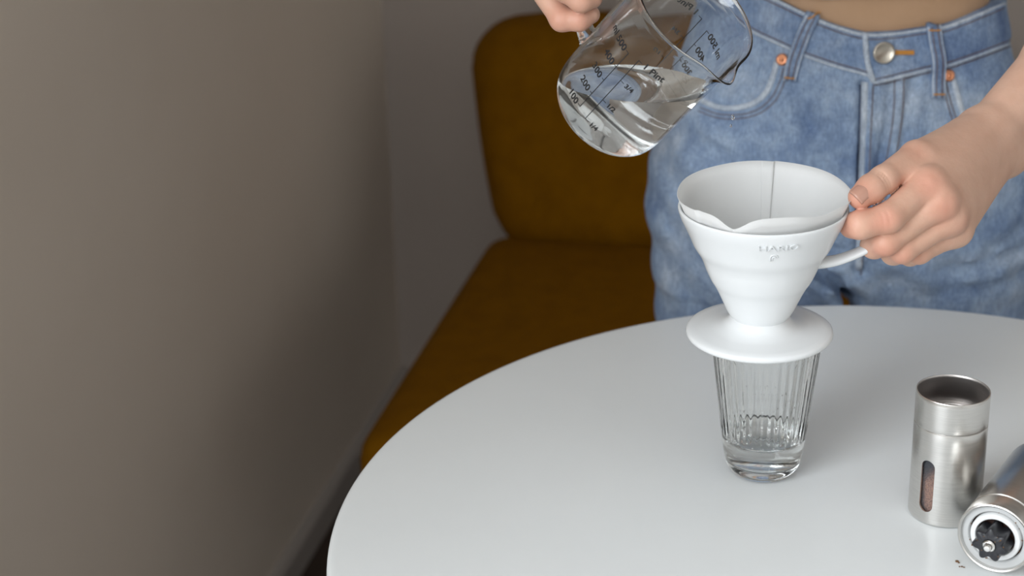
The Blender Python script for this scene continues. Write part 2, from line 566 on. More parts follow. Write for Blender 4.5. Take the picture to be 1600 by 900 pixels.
link('backrest', rounded((-CW / 2, CDp / 2 - 0.03, 0.40), (CW / 2, CDp / 2 + 0.10, 0.717), 0.055, 6, back_shape), 'mustard_fabric', chair)
for sx in (-1, 1):
    for sy in (-1, 1):
        p = [(sx * 0.25, sy * 0.25, 0.28), (sx * 0.285, sy * 0.285, 0.0)]
        obj('leg', *tube(p, [0.02, 0.013], n=14), 'leg_wood', chair)

# ================================================================ TUMBLER WITH WATER
GP = onz(1191, 733, ZT)                          # base centre of the tumbler
GH = 0.104
tum = empty('ribbed_tumbler', (GP[0], GP[1], ZT + 0.0003))
tag(tum, 'clear ribbed drinking glass standing under the white dripper', 'glass')
def rib(t, r, z):
    k = min(1, max(0, (z - 0.030) / 0.010)) * min(1, max(0, (0.101 - z) / 0.004))
    if r < 0.0283 + 0.0095 * (z - 0.019) / (GH - 0.019) - 0.0012: return r       # the inside is smooth
    return r + 0.00034 * k * math.cos(40 * t)
outer = [(0, 0.0015), (0.014, 0.0012), (0.0185, 0.0002), (0.0215, 0.0008), (0.0248, 0.0045), (0.0268, 0.0105), (0.0283, 0.019)]
outer = smooth_profile(outer, 4) + [(0.0283 + 0.0095 * (z - 0.019) / (GH - 0.019), z) for z in np.linspace(0.022, GH - 0.0015, 26)]
outer += [(0.03775, GH - 0.0006), (0.0370, GH), (0.0363, GH - 0.0006)]
def inner_r(z): return 0.0283 + 0.0095 * (z - 0.019) / (GH - 0.019) - 0.0022
inner = [(inner_r(z), z) for z in np.linspace(GH - 0.002, 0.022, 16)]
inner += smooth_profile([(inner_r(0.019), 0.019), (0.0235, 0.0125), (0.0195, 0.0085), (0.012, 0.0072), (0, 0.0070)], 4)
obj('glass_wall', *lathe(outer + inner, 240, rmod=lambda t, r, z: r if r < 1e-6 else rib(t, r, z)), 'clear_glass', tum)
WZ = 0.0285
ov = 0.00025
wprof = [(0, WZ)] + [(inner_r(WZ) * k, WZ) for k in (0.4, 0.8, 0.94)] + [(inner_r(WZ) + ov, WZ + 0.0009)]
wprof += [(inner_r(z) + ov, z) for z in np.linspace(WZ - 0.002, 0.021, 4)]
wprof += smooth_profile([(inner_r(0.019) + ov, 0.019), (0.0237, 0.0123), (0.0196, 0.0083), (0.012, 0.0070), (0, 0.0068)], 4)
wt = obj('drinking_water', *lathe(list(reversed(wprof)), 96), 'water')
wt.location = tum.location
tag(wt, 'shallow clear water in the bottom of the ribbed glass', 'water')
# droplets clinging to the glass just above the water
dm = MB()
for i in range(130):
    t = random.uniform(0, 2 * PI); z = 0.03 + 0.022 * random.random() ** 2
    r = random.uniform(0.0003, 0.0009)
    R_ = inner_r(z)
    c = np.array([R_ * math.cos(t), R_ * math.sin(t), z])
    nrm = np.array([-math.cos(t), -math.sin(t), 0]); sid = np.array([-math.sin(t), math.cos(t), 0]); upv = np.array([0, 0, 1.0])
    v, f = lathe([(0, 0.6), (0.55, 0.45), (0.9, 0.15), (1, -0.1), (0, -0.2)], 6)
    dm.add([c + r * (sid * p[0] + upv * p[1] * random.uniform(1, 1.2) + nrm * p[2]) for p in v], f)
d_ = dm.build('condensation', 'water', tum); d_['kind'] = 'stuff'
d_['label'] = 'tiny droplets clinging inside the glass'

# ================================================================ DRIPPER (white cone with plate and handle)
DP = np.array([GP[0] - 0.0052, GP[1], ZT + GH + 0.0006])
drip = empty('coffee_dripper', tuple(DP))
tag(drip, 'white cone coffee dripper resting on the ribbed glass', 'coffee dripper')
DH = 0.0945
plate = [(0.020, 0.0), (0.034, -0.004), (0.0355, -0.004), (0.0365, 0.0), (0.047, 0.0), (0.0492, 0.0008), (0.0503, 0.0025), (0.0500, 0.0042), (0.0485, 0.0053), (0.044, 0.0060), (0.034, 0.0068), (0.026, 0.0085), (0.0215, 0.0120), (0.0195, 0.015), (0.017, 0.016), (0.014, 0.012), (0.014, 0.0), (0.020, 0.0)]
sharp(obj('base_plate', *lathe(plate[:-1], 128, closed=True), 'white_porcelain', drip), 60)
co = [(0.0170, 0.0115), (0.0195, 0.0145), (0.0224, 0.0190), (0.0256, 0.0260), (0.0285, 0.0325), (0.0310, 0.0375), (0.0343, 0.0430),
      (0.0374, 0.0500), (0.0396, 0.0560), (0.0420, 0.0610), (0.0458, 0.0670), (0.0488, 0.0740), (0.0515, 0.0800), (0.0548, 0.0870), (0.0565, 0.0920), (0.0566, 0.0940), (0.0556, DH)]
ci = [(0.0546, DH - 0.0006), (0.0535, 0.0900), (0.0475, 0.078), (0.042, 0.068), (0.0345, 0.054), (0.027, 0.040), (0.019, 0.0245), (0.0125, 0.0130)]
cone_o = smooth_profile(co, 5)
CI = smooth_profile(ci, 4)
def cone_rmod(t, r, z): return r
obj('cone', *lathe(cone_o + CI, 160, closed=True), 'white_porcelain', drip)
# inner spiral ribs
for k in range(12):
    path = []
    for j in range(16):
        z = 0.018 + 0.066 * j / 15
        r = np.interp(z, [p[1] for p in reversed(CI)], [p[0] for p in reversed(CI)])
        a = 2 * PI * k / 12 + 0.9 * j / 15
        path.append((r * math.cos(a), r * math.sin(a), z))
    obj('inner_rib', *tube(path, 0.0011, n=6), 'white_porcelain', drip)
# handle: strap loop leaving below the rim, coming back half-way down
HA = math.radians(-8)                             # the handle points right, slightly towards the camera
hx = np.array([math.cos(HA), math.sin(HA), 0])
hp = [(0.0525, 0.0865), (0.060, 0.0872), (0.070, 0.0872), (0.0800, 0.0855), (0.0868, 0.0815), (0.0865, 0.0765), (0.0805, 0.0720), (0.0720, 0.0670), (0.0620, 0.0615), (0.0520, 0.0572), (0.0440, 0.0552), (0.0370, 0.0545)]
path = [hx * r + np.array([0, 0, z]) for r, z in smooth_profile(hp, 6)]
nn = len(path)
wid = [0.0058 + 0.0012 * abs(2 * i / (nn - 1) - 1) ** 2 for i in range(nn)]
thk = [0.0030 + 0.0010 * abs(2 * i / (nn - 1) - 1) ** 3 for i in range(nn)]
side = np.cross(hx, np.array([0, 0, 1.0]))
obj('handle', *tube(path, thk, wid, n=20, updir=side), 'white_porcelain', drip)
def cone_r(z): return float(np.interp(z, [p[1] for p in cone_o], [p[0] for p in cone_o]))
def wrap_cone(v, a0, z0, lift):
    out = []
    for x, y, z in v:
        zz = z0 + y
        r = cone_r(zz) + lift + z
        a = a0 + x / cone_r(z0)
        out.append((r * math.cos(a), r * math.sin(a), zz))
    return out
fa = math.atan2(CAM[1] - DP[1], CAM[0] - DP[0])   # direction of the camera seen from the dripper
tv, tf = text_mesh('HARIO', 0.0060, 0.0009, 'CENTER', 0.0)
tv = [(p[0] * 1.45, p[1], p[2]) for p in tv]
lo_ = obj('embossed_lettering', wrap_cone(tv, fa + 0.20, 0.0825, 0.0003), tf, 'white_porcelain', drip, smooth=False)
em = MB()
arch = [(-0.0022, -0.0030), (-0.0024, -0.0005), (-0.0017, 0.0013), (0, 0.0019), (0.0017, 0.0013), (0.0024, -0.0002)]
for pts in (arch, [(-0.0010, -0.0028), (-0.0011, -0.0006), (0.0, 0.0005), (0.0012, -0.0004)]):
    em.add(*tube(wrap_cone([(p[0], p[1], 0) for p in smooth_profile(pts, 4)], fa + 0.16, 0.0770, 0.0003), 0.00045, n=6))
em.build('embossed_emblem', 'white_porcelain', drip)

# ================================================================ FILTER PAPER
fp_o = empty('paper_filter', (DP[0], DP[1], DP[2]))
tag(fp_o, 'white paper coffee filter lining the white dripper', 'filter paper')
NF = 220
CRE = fa - 0.36                                  # crease facing the camera, a little to the left
v, f, uv = [], [], []
zs = [0.020, 0.035, 0.05, 0.062, 0.074, 0.084, 0.0925, 0.0965, 1.0, 1.1]
def topz(a):
    d = (a - CRE + PI) % (2 * PI) - PI            # >0 : to the right of the crease as the camera sees it
    back = 0.5 - 0.5 * math.cos(d)
    base = 0.1035 + 0.0020 * back
    base -= 0.0080 * math.exp(-(d / 0.16) ** 2) if d < 0 else 0.0080 * math.exp(-(d / 0.20) ** 2)
    base -= 0.0030 * math.exp(-((d - 1.15) / 0.28) ** 2)
    base += 0.0010 * math.sin(2 * d + 0.7)
    return base
def inset(a, z):
    d = (a - CRE + PI) % (2 * PI) - PI
    k = max(0, (z - 0.055) / 0.045)
    i = 0.0012 + 0.0004 * math.sin(7 * a) * k
    if 0 <= d < 1.6: i += 0.0060 * k * math.sin(d / 1.6 * PI) ** 0.8
    if -0.5 < d < 0: i += 0.0014 * k
    dd = (a - (fa + PI - 0.12) + PI) % (2 * PI) - PI
    if 0 < dd < 0.9: i += 0.0012 * k * (1 - dd / 0.9)
    return i
def wall_r(z):
    return float(np.interp(z, [p[1] for p in reversed(CI)], [p[0] for p in reversed(CI)])) if z <= 0.0935 else 0.0548 + (z - 0.0935) * 0.42
for i in range(NF + 1):
    a = CRE + 2 * PI * i / NF + 1e-4
    if i == NF: a = CRE + 2 * PI - 2e-4
    tz = topz(a)
    for j in range(14):
        z = 0.016 + (tz - 0.016) * (j / 13)
        r = wall_r(z) - inset(a, z)
        v.append((r * math.cos(a), r * math.sin(a), z)); uv.append((i / NF * 12, z * 40))
for i in range(NF):
    for j in range(13):
        f.append((i * 14 + j, (i + 1) * 14 + j, (i + 1) * 14 + j + 1, i * 14 + j + 1))
po = obj('paper_cone', v, f, 'filter_paper', fp_o, uvs=uv)
sm = po.modifiers.new('thickness', 'SOLIDIFY'); sm.thickness = 0.00025
# glued seam of the paper: a doubled strip down the far wall
SA = fa + PI - 0.12
v, f, uv = [], [], []
for i in range(8):
    a = SA + 0.155 * i / 7
    for j in range(14):
        z = 0.016 + (topz(a) - 0.0002 - 0.016) * j / 13
        r = wall_r(z) - inset(a, z) - 0.0006
        v.append((r * math.cos(a), r * math.sin(a), z)); uv.append((i, z * 40))
for i in range(7):
    for j in range(13):
        f.append((i * 14 + j, (i + 1) * 14 + j, (i + 1) * 14 + j + 1, i * 14 + j + 1))
so = obj('seam_flap', v, f, 'filter_paper', fp_o, uvs=uv)
sm = so.modifiers.new('thickness', 'SOLIDIFY'); sm.thickness = 0.0003

# ================================================================ GLASS JUG, TILTED, WITH WATER
JEL = math.radians(44)                            # mouth tipped towards the camera
jA = math.cos(JEL) * (0.702 * RT + 0.712 * UP) - math.sin(JEL) * FW
jA /= np.linalg.norm(jA)
jX = -np.array([0, 0, 1.0]) + jA[2] * jA; jX /= np.linalg.norm(jX)     # towards the spout: steepest way down
jY = np.cross(jA, jX)
JR, JHt = 0.0435, 0.120
jrim = CAM + ray(1089, 18) * 1.19
jbase = jrim - jA * JHt
JM = Matrix([[jX[i], jY[i], jA[i], jbase[i]] for i in range(3)] + [[0, 0, 0, 1]])
jug = empty('glass_jug', (0, 0, 0))
jug.matrix_world = JM
tag(jug, 'clear glass measuring jug with black scale tilted in the raised hand', 'measuring jug')
JW = 0.0016
op = smooth_profile([(0, 0.0012), (0.020, 0.0006), (0.030, 0.0002), (0.0365, 0.0030), (0.0412, 0.0095), (0.0430, 0.0175), (JR, 0.027)], 5)
op += [(JR, z) for z in np.linspace(0.032, JHt - 0.010, 14)] + [(JR + 0.0010, JHt - 0.007), (JR + 0.0022, JHt - 0.003)] + [(JR + 0.0021 + 0.00085 * math.cos(a), JHt - 0.0010 + 0.00085 * math.sin(a)) for a in np.linspace(-0.5, PI + 0.35, 14)]
ip = [(JR + 0.0007, JHt - 0.003), (JR - JW + 0.0010, JHt - 0.007)] + [(JR - JW, z) for z in np.linspace(JHt - 0.010, 0.030, 14)]
ipb = smooth_profile([(JR - JW, 0.027), (0.0412, 0.0180), (0.0392, 0.0104), (0.0350, 0.0049), (0.029, 0.0024), (0.018, 0.0025), (0, 0.0029)], 5)
jv, jf = lathe(op + ip + ipb, 160)
def spout(p):
    x, y, z = p
    k = max(0.0, (z - (JHt - 0.034)) / 0.034) ** 1.7
    a = math.atan2(y, x) + 0.30
    g = math.exp(-(a / 0.26) ** 2)
    w2 = math.exp(-(a / 0.62) ** 2)
    r = math.hypot(x, y)
    if r < 0.02: return p
    s = 1 + k * (0.24 * g - 0.05 * (w2 - g))
    return (x * s, y * s * (1 - 0.10 * k * g), z - 0.004 * k * g - 0.002 * k * (w2 - g))
obj('glass_wall', [spout(p) for p in jv], jf, 'jug_glass', jug)
hpth = [(-JR + 0.0012, 0.034), (-JR - 0.009, 0.0365), (-JR - 0.021, 0.043), (-JR - 0.0285, 0.054), (-JR - 0.030, 0.068), (-JR - 0.0265, 0.082), (-JR - 0.016, 0.092), (-JR + 0.0010, 0.096)]
pth = [np.array([x, 0, z]) for x, z in smooth_profile(hpth, 6)]
nn = len(pth)
obj('handle', *tube(pth, [0.0034 + 0.0022 * abs(2 * i / (nn - 1) - 1) ** 4 for i in range(nn)],
                    [0.0075 + 0.004 * abs(2 * i / (nn - 1) - 1) ** 5 for i in range(nn)], n=20, updir=np.array([0, 1.0, 0])), 'jug_glass', jug)
# printed scale: angle about the jug measured from the side facing the camera
def wrap_jug(v, a0, z0):
    out = []
    for x, y, z in v:
        a = a0 + x / JR
        out.append(((JR + 0.00012) * math.cos(a), (JR + 0.00012) * math.sin(a), z0 + y))
    return out
def jug_front():
    loc = JM.inverted() @ Vector(CAM)
    return math.atan2(loc.y, loc.x)
JF = jug_front()
SG = 1.0                                          # text runs with growing angle seen from outside
def rect(x0, x1, y0, y1, n=6):
    v = []; f = []
    for i in range(n + 1):
        x = x0 + (x1 - x0) * i / n
        v += [(x, y0, 0), (x, y1, 0)]
        if i: f.append((2 * i - 2, 2 * i, 2 * i + 1, 2 * i - 1))
    return v, f
def scale_print(a0):
    m = MB()
    zb, zt = 0.027, 0.087
    xl, xr = -0.0145, -0.0060
    step = (zt - zb) / 4
    for x, lo_z, hi_z in ((xl, zb, zt), (xr, zb - 0.003, zt + 0.003)):
        v, f = rect(x - 0.0003, x + 0.0003, 0, hi_z - lo_z, 1); m.add(wrap_jug(v, a0, lo_z), f)
    for k, s in enumerate(('100', '200', '300', '400', 'ml 500')):
        z = zb + k * step
        L = 0.0028 if k in (0, 4) else 0.0022
        v, f = rect(xl - L, xl + 0.0002, -0.00028, 0.00028, 2); m.add(wrap_jug(v, a0, z), f)
        v, f = text_mesh(s, 0.0074, 0, 'RIGHT', 0.00022); m.add(wrap_jug([(p[0] + xl - 0.0035, p[1] - 0.0028, 0) for p in v], a0, z), f)
    for fr, s in ((0.0, '1/4'), (0.333, '1/2'), (0.667, '3/4'), (1.0, '1 Pint')):
        z = zb - 0.003 + fr * (zt - zb + 0.006)
        v, f = rect(xr - 0.0002, xr + 0.0032, -0.00028, 0.00028, 2); m.add(wrap_jug(v, a0, z), f)
        v, f = text_mesh(s, 0.0072 if fr == 1 else 0.0052, 0, 'LEFT', 0.0002); m.add(wrap_jug([(p[0] + xr + 0.0045, p[1] - 0.0018, 0) for p in v], a0, z), f)
    o = m.build('printed_scale', 'black_print', jug, smooth=False)
    o['label'] = 'black printed millilitre and pint scale'
scale_print(JF)
scale_print(JF + PI)
# water: the inner cavity below a level plane
def jug_level():
    best = None
    for z in np.linspace(0.0, JHt, 200):
        p = JM @ Vector((0, -(JR - JW), z))
        e = abs(proj(p)[1] - 150)
        if best is None or e < best[0]: best = (e, p.z)
    return best[1]
bm = bmesh.new()
ovj = 0.0002
cav = [(0, JHt - 0.008)] + [(JR - JW + ovj, z) for z in np.linspace(JHt - 0.008, 0.030, 24)] + [(r + ovj if r > 0 else 0, z - ovj) for r, z in ipb]
cv, cf = lathe(list(reversed(cav)), 120)
W = [JM @ Vector(p) for p in cv]
bv = [bm.verts.new(p) for p in W]
for q in cf: bm.faces.new([bv[i] for i in q])
bmesh.ops.recalc_face_normals(bm, faces=bm.faces)
WL = jug_level()
res = bmesh.ops.bisect_plane(bm, geom=list(bm.verts) + list(bm.edges) + list(bm.faces), plane_co=(0, 0, WL), plane_no=(0, 0, 1), clear_outer=True)
ed = [e for e in res['geom_cut'] if isinstance(e, bmesh.types.BMEdge)]
bmesh.ops.holes_fill(bm, edges=ed)
bmesh.ops.recalc_face_normals(bm, faces=bm.faces)
me = bpy.data.meshes.new('jug_water'); bm.to_mesh(me); bm.free()
jw = link('jug_water', me, 'water')
sharp(jw, 40)
tag(jw, 'clear water lying level inside the tilted measuring jug', 'water')
# two falling drops under the spout
for px, py, r in ((1145, 184, 0.0014), (1142, 197, 0.0009)):
    tip = JM @ Vector((JR * 1.25, 0, JHt))
    p = ony(px, py, tip.y)
    o = obj('water_drop', *lathe([(0, -1.0 * r), (0.5 * r, -0.85 * r), (0.9 * r, -0.35 * r), (0.95 * r, 0.1 * r), (0.6 * r, 0.8 * r), (0.25 * r, 1.4 * r), (0, 1.8 * r)], 16), 'water')
    o.location = p
    tag(o, ('larger' if r > 0.001 else 'smaller') + ' water drop falling below the spout of the jug', 'water drop', 'drops falling from the jug')

# ================================================================ GRINDER CATCH JAR (upright steel tube)
JP = onz(1475, 799, ZT)
gj = empty('grinder_jar', (JP[0], JP[1], ZT + 0.0003))
tag(gj, 'upright open brushed steel grinder jar with a slot window', 'grinder jar')
GR, GHt = 0.0240, 0.091
SEAM = GHt - 0.0225
prof = [(0, 0.0), (GR - 0.002, 0.0), (GR - 0.0007, 0.0004), (GR, 0.0016)] + [(GR, z) for z in np.linspace(0.006, SEAM - 0.0008, 12)] + [(GR - 0.0001, SEAM - 0.0003), (GR - 0.0004, SEAM)]
inn = [(GR - 0.0012, SEAM), (GR - 0.0012, 0.03), (GR - 0.0012, 0.0015), (0, 0.0015)]
jb = obj('body', *lathe(prof + inn, 128), 'brushed_steel', gj)
bm = bmesh.new()
sa = math.atan2(CAM[1] - JP[1], CAM[0] - JP[0]) - math.radians(31)    # the slot faces the camera's left
SZ0, SZ1, SW = 0.0095, 0.0475, 0.0050
nx = np.array([math.cos(sa), math.sin(sa), 0]); tx = np.array([-math.sin(sa), math.cos(sa), 0])
ol = [(SW * math.cos(t), SZ1 - SW + SW * math.sin(t)) for t in np.linspace(0, PI, 13)] + [(SW * math.cos(t), SZ0 + SW + SW * math.sin(t)) for t in np.linspace(PI, 2 * PI, 13)]
def prism(o2, d0, d1):
    n = len(o2)
    v = [nx * d + tx * u + np.array([0, 0, z]) for d in (d0, d1) for u, z in o2]
    return v, [tuple(range(n)), tuple(reversed(range(n, 2 * n)))] + [(i, i + n, (i + 1) % n + n, (i + 1) % n) for i in range(n)]
cut = fix_normals(obj('slot_cutter', *prism(ol, 0.010, 0.035), 'brushed_steel', gj, smooth=False))
bo = jb.modifiers.new('slot', 'BOOLEAN'); bo.object = cut; bo.operation = 'DIFFERENCE'; bo.solver = 'EXACT'
bpy.context.view_layer.update()
me = bpy.data.meshes.new_from_object(jb.evaluated_get(bpy.context.evaluated_depsgraph_get()))
jb.modifiers.clear(); jb.data = me
bpy.data.objects.remove(cut)
sharp(jb, 30)
cprof = [(GR - 0.0004, SEAM + 0.0001), (GR - 0.0001, SEAM + 0.0004), (GR, SEAM + 0.001)] + [(GR, z) for z in np.linspace(SEAM + 0.004, GHt - 0.0006, 6)] + [(GR - 0.0002, GHt - 0.0001), (GR - 0.0006, GHt)]
sharp(obj('upper_collar', *lathe(cprof, 128), 'brushed_steel', gj), 50)
cin = [(GR - 0.0006, GHt), (GR - 0.0010, GHt - 0.0004)] + [(GR - 0.0011, z) for z in np.linspace(GHt - 0.002, SEAM - 0.002, 8)]
obj('inner_wall', *lathe(cin, 128), 'inner_steel', gj)
lip = [(GR - 0.0011, SEAM + 0.0035), (GR - 0.0050, SEAM + 0.0032), (GR - 0.0055, SEAM + 0.0026), (GR - 0.0055, SEAM - 0.004), (GR - 0.0011, SEAM - 0.004)]
sharp(obj('inner_lip', *lathe(lip, 96, closed=True), 'inner_steel', gj), 40)
obj('inner_cup', *lathe([(GR - 0.0056, SEAM + 0.001), (GR - 0.0062, SEAM - 0.006), (0, SEAM - 0.008)], 64), 'dark_coffee', gj)
pane_o = [(u * 1.25, (z - (SZ0 + SZ1) / 2) * 1.06 + (SZ0 + SZ1) / 2) for u, z in ol]
pn = obj('slot_window', *prism(pane_o, GR - 0.0040, GR - 0.0032), 'slot_pane', gj, smooth=False)
fix_normals(pn); pn['label'] = 'clear slot window'
cg = obj('coffee_grounds', *lathe([(0, 0.002), (GR - 0.0052, 0.002)] + [(GR - 0.0050, z) for z in np.linspace(0.006, 0.029, 6)] + [(0.012, 0.033), (0, 0.034)], 64,
         rmod=lambda t, r, z: r * (1 - 0.03 * random.random())), 'coffee')
cg.location = gj.location
tag(cg, 'brown ground coffee seen through the slot of the steel jar', 'ground coffee', kind='stuff')

# ================================================================ GRINDER BODY LYING ON ITS SIDE
BP = onz(1553, 843, ZT + GR)
BETA = math.radians(57)
ax_ = Vector((math.cos(BETA), math.sin(BETA), 0))
gb = empty('hand_grinder', (BP[0], BP[1], ZT + 0.0003))
zdir = -ax_                                       # local z points out of the visible end
xdir = Vector((0, 0, 1)); ydir = zdir.cross(xdir)
BM = Matrix([[xdir[i], ydir[i], zdir[i], (BP[0], BP[1], ZT + GR + 0.0003)[i]] for i in range(3)] + [[0, 0, 0, 1]])
gb.matrix_world = BM
tag(gb, 'steel hand coffee grinder body lying on its side by the jar', 'coffee grinder')
LB = 0.10
sh = [(0, -LB), (GR - 0.002, -LB), (GR, -LB + 0.002), (GR, -0.016), (GR - 0.0006, -0.0155), (GR - 0.0006, -0.0145), (GR, -0.014), (GR, -0.0012), (GR - 0.0003, -0.0003), (GR - 0.0010, 0.0), (GR - 0.0018, -0.0004), (GR - 0.0020, -0.0015), (GR - 0.0020, -0.006)]
sharp(obj('shell', *lathe(sh, 128), 'brushed_steel', gb), 45)
sharp(obj('end_plate', *lathe([(GR - 0.0020, -0.0035), (GR - 0.0060, -0.0030), (GR - 0.0066, -0.0036), (GR - 0.0066, -0.010)], 96), 'grey_plastic', gb), 45)
sharp(obj('dark_gap', *lathe([(GR - 0.0064, -0.0075), (0, -0.0075)], 64), 'dark_coffee', gb), 45)
sharp(obj('white_ring', *lathe([(GR - 0.0078, -0.008), (GR - 0.0078, -0.0026), (GR - 0.0084, -0.0019), (GR - 0.0110, -0.0019), (GR - 0.0115, -0.0025), (GR - 0.0115, -0.008)], 96), 'white_plastic', gb), 45)
# knob with seven lobes
def lobe(t): return 0.0102 + 0.0016 * math.cos(7 * t)
kv, kf = [], []
NK = 84
layers = [(0.86, -0.006), (0.94, -0.0055), (1.0, -0.0045), (1.0, 0.0075), (0.96, 0.0087), (0.88, 0.0092), (0.45, 0.0092), (0.40, 0.0086)]
for s, z in layers:
    for i in range(NK):
        t = 2 * PI * i / NK
        r = lobe(t) * s if s > 0.5 else 0.0098 * s
        kv.append((r * math.cos(t), r * math.sin(t), z))
for l in range(len(layers) - 1):
    for i in range(NK):
        j = (i + 1) % NK
        kf.append((l * NK + i, l * NK + j, (l + 1) * NK + j, (l + 1) * NK + i))
kf.append(tuple(range((len(layers) - 1) * NK, len(layers) * NK)))
knob = sharp(obj('adjusting_knob', kv, kf, 'black_plastic', gb), 40)
knob['label'] = 'black star shaped adjusting knob'
scr = sharp(obj('screw', *lathe([(0.0040, 0.008), (0.0040, 0.0102), (0.0034, 0.0108), (0.0028, 0.0108), (0.0026, 0.0130), (0.0018, 0.0140), (0, 0.0142)], 32), 'polished_steel', knob), 40)
scr['label'] = 'silver screw in the knob'
cm = MB()
for i in range(26):
    t = random.uniform(0, 2 * PI); r = random.uniform(0.004, 0.0095) if i % 2 else random.uniform(GR - 0.0072, GR - 0.006)
    z = 0.0093 if i % 2 else -0.003
    s = random.uniform(0.0002, 0.0006)
    v, f = lathe([(0, -0.5), (0.9, -0.2), (0.7, 0.5), (0, 0.8)], 5)
    cm.add([(r * math.cos(t) + p[0] * s * random.uniform(0.7, 1.3), r * math.sin(t) + p[1] * s, z + p[2] * s) for p in v], f)
c_ = cm.build('coffee_dust', 'coffee_crumb', gb, smooth=False); c_['kind'] = 'stuff'
c_['label'] = 'brown coffee dust on the knob and rim'
# crumbs on the table
for k, (px, py, r) in enumerate(((1495, 878, 0.0010), (1498, 880, 0.0006), (1499, 886, 0.0005), (1503, 886, 0.0006), (1506, 887, 0.0005))):
    p = onz(px, py, ZT)
    v, f = lathe([(0, 0), (1.0, 0.05), (1.2, 0.4), (0.7, 0.8), (0, 0.9)], 7)
    v = [(q[0] * r * random.uniform(0.7, 1.5), q[1] * r * random.uniform(0.7, 1.2), q[2] * r) for q in v]
    o = obj('coffee_crumb', v, f, 'coffee_crumb', smooth=False)
    o.location = (p[0], p[1], ZT + 0.0002)
    tag(o, ('largest brown coffee crumb on the table near the lying grinder', 'small coffee crumb touching the largest crumb on the table', 'leftmost dark speck of the row below the largest crumb', 'middle dark speck of the row below the largest crumb', 'rightmost dark speck of the row below the largest crumb')[k], 'crumb', 'coffee crumbs on the table')

# ================================================================ PERSON
XC, YC = 0.312, 1.600
ZW = 0.957                                        # top of the jeans
# -- profile of pelvis and waist (z, half width, half depth, centre y)
def P3(px, py, y): return ony(px, py, y)
HIPR = np.array([XC - 0.085, 1.618, 0.790]); HIPL = np.array([XC + 0.092, 1.588, 0.790])
KNR = np.array([XC - 0.100, 1.60, 0.44]); KNL = np.array([XC + 0.104, 1.565, 0.44])
ANR = np.array([XC - 0.100, 1.64, 0.09]); ANL = np.array([XC + 0.108, 1.61, 0.09])
pz = [0.66, 0.70, 0.74, 0.78, 0.82, 0.86, 0.90, 0.93, 0.957, 1.03]
pa = [0.150, 0.165, 0.174, 0.177, 0.173, 0.165, 0.153, 0.144, 0.137, 0.13]
pb = [0.070, 0.085, 0.105, 0.116, 0.120, 0.119, 0.113, 0.107, 0.101, 0.097]
def trunk(P, z, a, b, cy):
    A = np.interp(P[:, 2], z, a); B = np.interp(P[:, 2], z, b)
    CY = np.interp(P[:, 2], z, cy) if hasattr(cy, '__len__') else cy
    qx = (P[:, 0] - XC) / A; qy = (P[:, 1] - CY) / B
    k = (np.abs(qx) ** 2.3 + np.abs(qy) ** 2.3) ** (1 / 2.3)
    return (k - 1) * np.minimum(A, B) * 0.95
TOP = [(1150, -25), (1190, -12), (1219, 1), (1264, 23), (1310, 41), (1353, 52), (1400, 50), (1442, 44), (1477, 40), (1530, 20), (1574, 1), (1610, -15)]
SEAMP = [(1090, -10), (1140, 28), (1180, 51), (1232, 75), (1259, 87), (1305, 103), (1353, 117), (1364, 128), (1380, 126), (1416, 117), (1453, 108), (1482, 102), (1540, 82), (1600, 59)]
def march(px, py):                                # where a line of sight meets the hips
    d = ray(px, py); d = d / np.linalg.norm(d)
    P = (CAM + np.linspace(1.3, 2.0, 2800)[:, None] * d).astype(np.float32)
    k = np.argmax(trunk(P, pz, pa, pb, YC) < 0)
    return P[k]
_top = np.array([march(*p) for p in TOP if march(*p)[1] > 1.4]); _sea = np.array([march(*p) for p in SEAMP if march(*p)[1] > 1.4])
_top = _top[np.argsort(_top[:, 0])]; _sea = _sea[np.argsort(_sea[:, 0])]
def top_z(x): return np.interp(x, _top[:, 0], _top[:, 2])
def seam_z(x): return np.interp(x, _sea[:, 0], _sea[:, 2])
# creases: (list of pixels on the front of the jeans, depth, width)
CREASE = [
    ([(1345, 128), (1341, 200), (1338, 300), (1337, 400)], 0.0042, 0.0032),
    ([(1375, 135), (1370, 220), (1362, 320)], 0.0010, 0.006),
    ([(1392, 130), (1386, 180), (1372, 240), (1366, 290)], 0.0040, 0.005),
    ([(1425, 125), (1412, 170), (1405, 215)], 0.0030, 0.005),
    ([(1600, 405), (1540, 420), (1470, 425)], 0.0040, 0.009),
    ([(1600, 445), (1540, 452), (1480, 455)], 0.0030, 0.008),
    ([(1600, 372), (1550, 395)], 0.0030, 0.008),
    ([(1300, 395), (1270, 360), (1200, 330)], 0.0025, 0.010),
    ([(1272, 420), (1300, 440), (1338, 482)], 0.0150, 0.0075),
    ([(1335, 425), (1290, 400), (1240, 392)], 0.0035, 0.008),
    ([(1130, 250), (1090, 240), (1050, 260)], 0.0022, 0.010),
    ([(1250, 180), (1290, 230), (1330, 260)], 0.0020, 0.008),
    ([(1240, 130), (1255, 150), (1260, 190)], 0.0020, 0.006),
    ([(1110, 330), (1080, 370), (1060, 430)], 0.0020, 0.012),
    ([(1150, 300), (1180, 260)], 0.0016, 0.010),
    ([(1400, 440), (1460, 470)], 0.0025, 0.009),
]
_cre = []
for pts, dep, wid_ in CREASE:
    q = [ony(a, b, 1.495) for a, b in pts]
    for s, e in zip(q[:-1], q[1:]):
        _cre.append((np.array([s[0], s[2]]), np.array([e[0], e[2]]), dep, wid_, id(pts)))
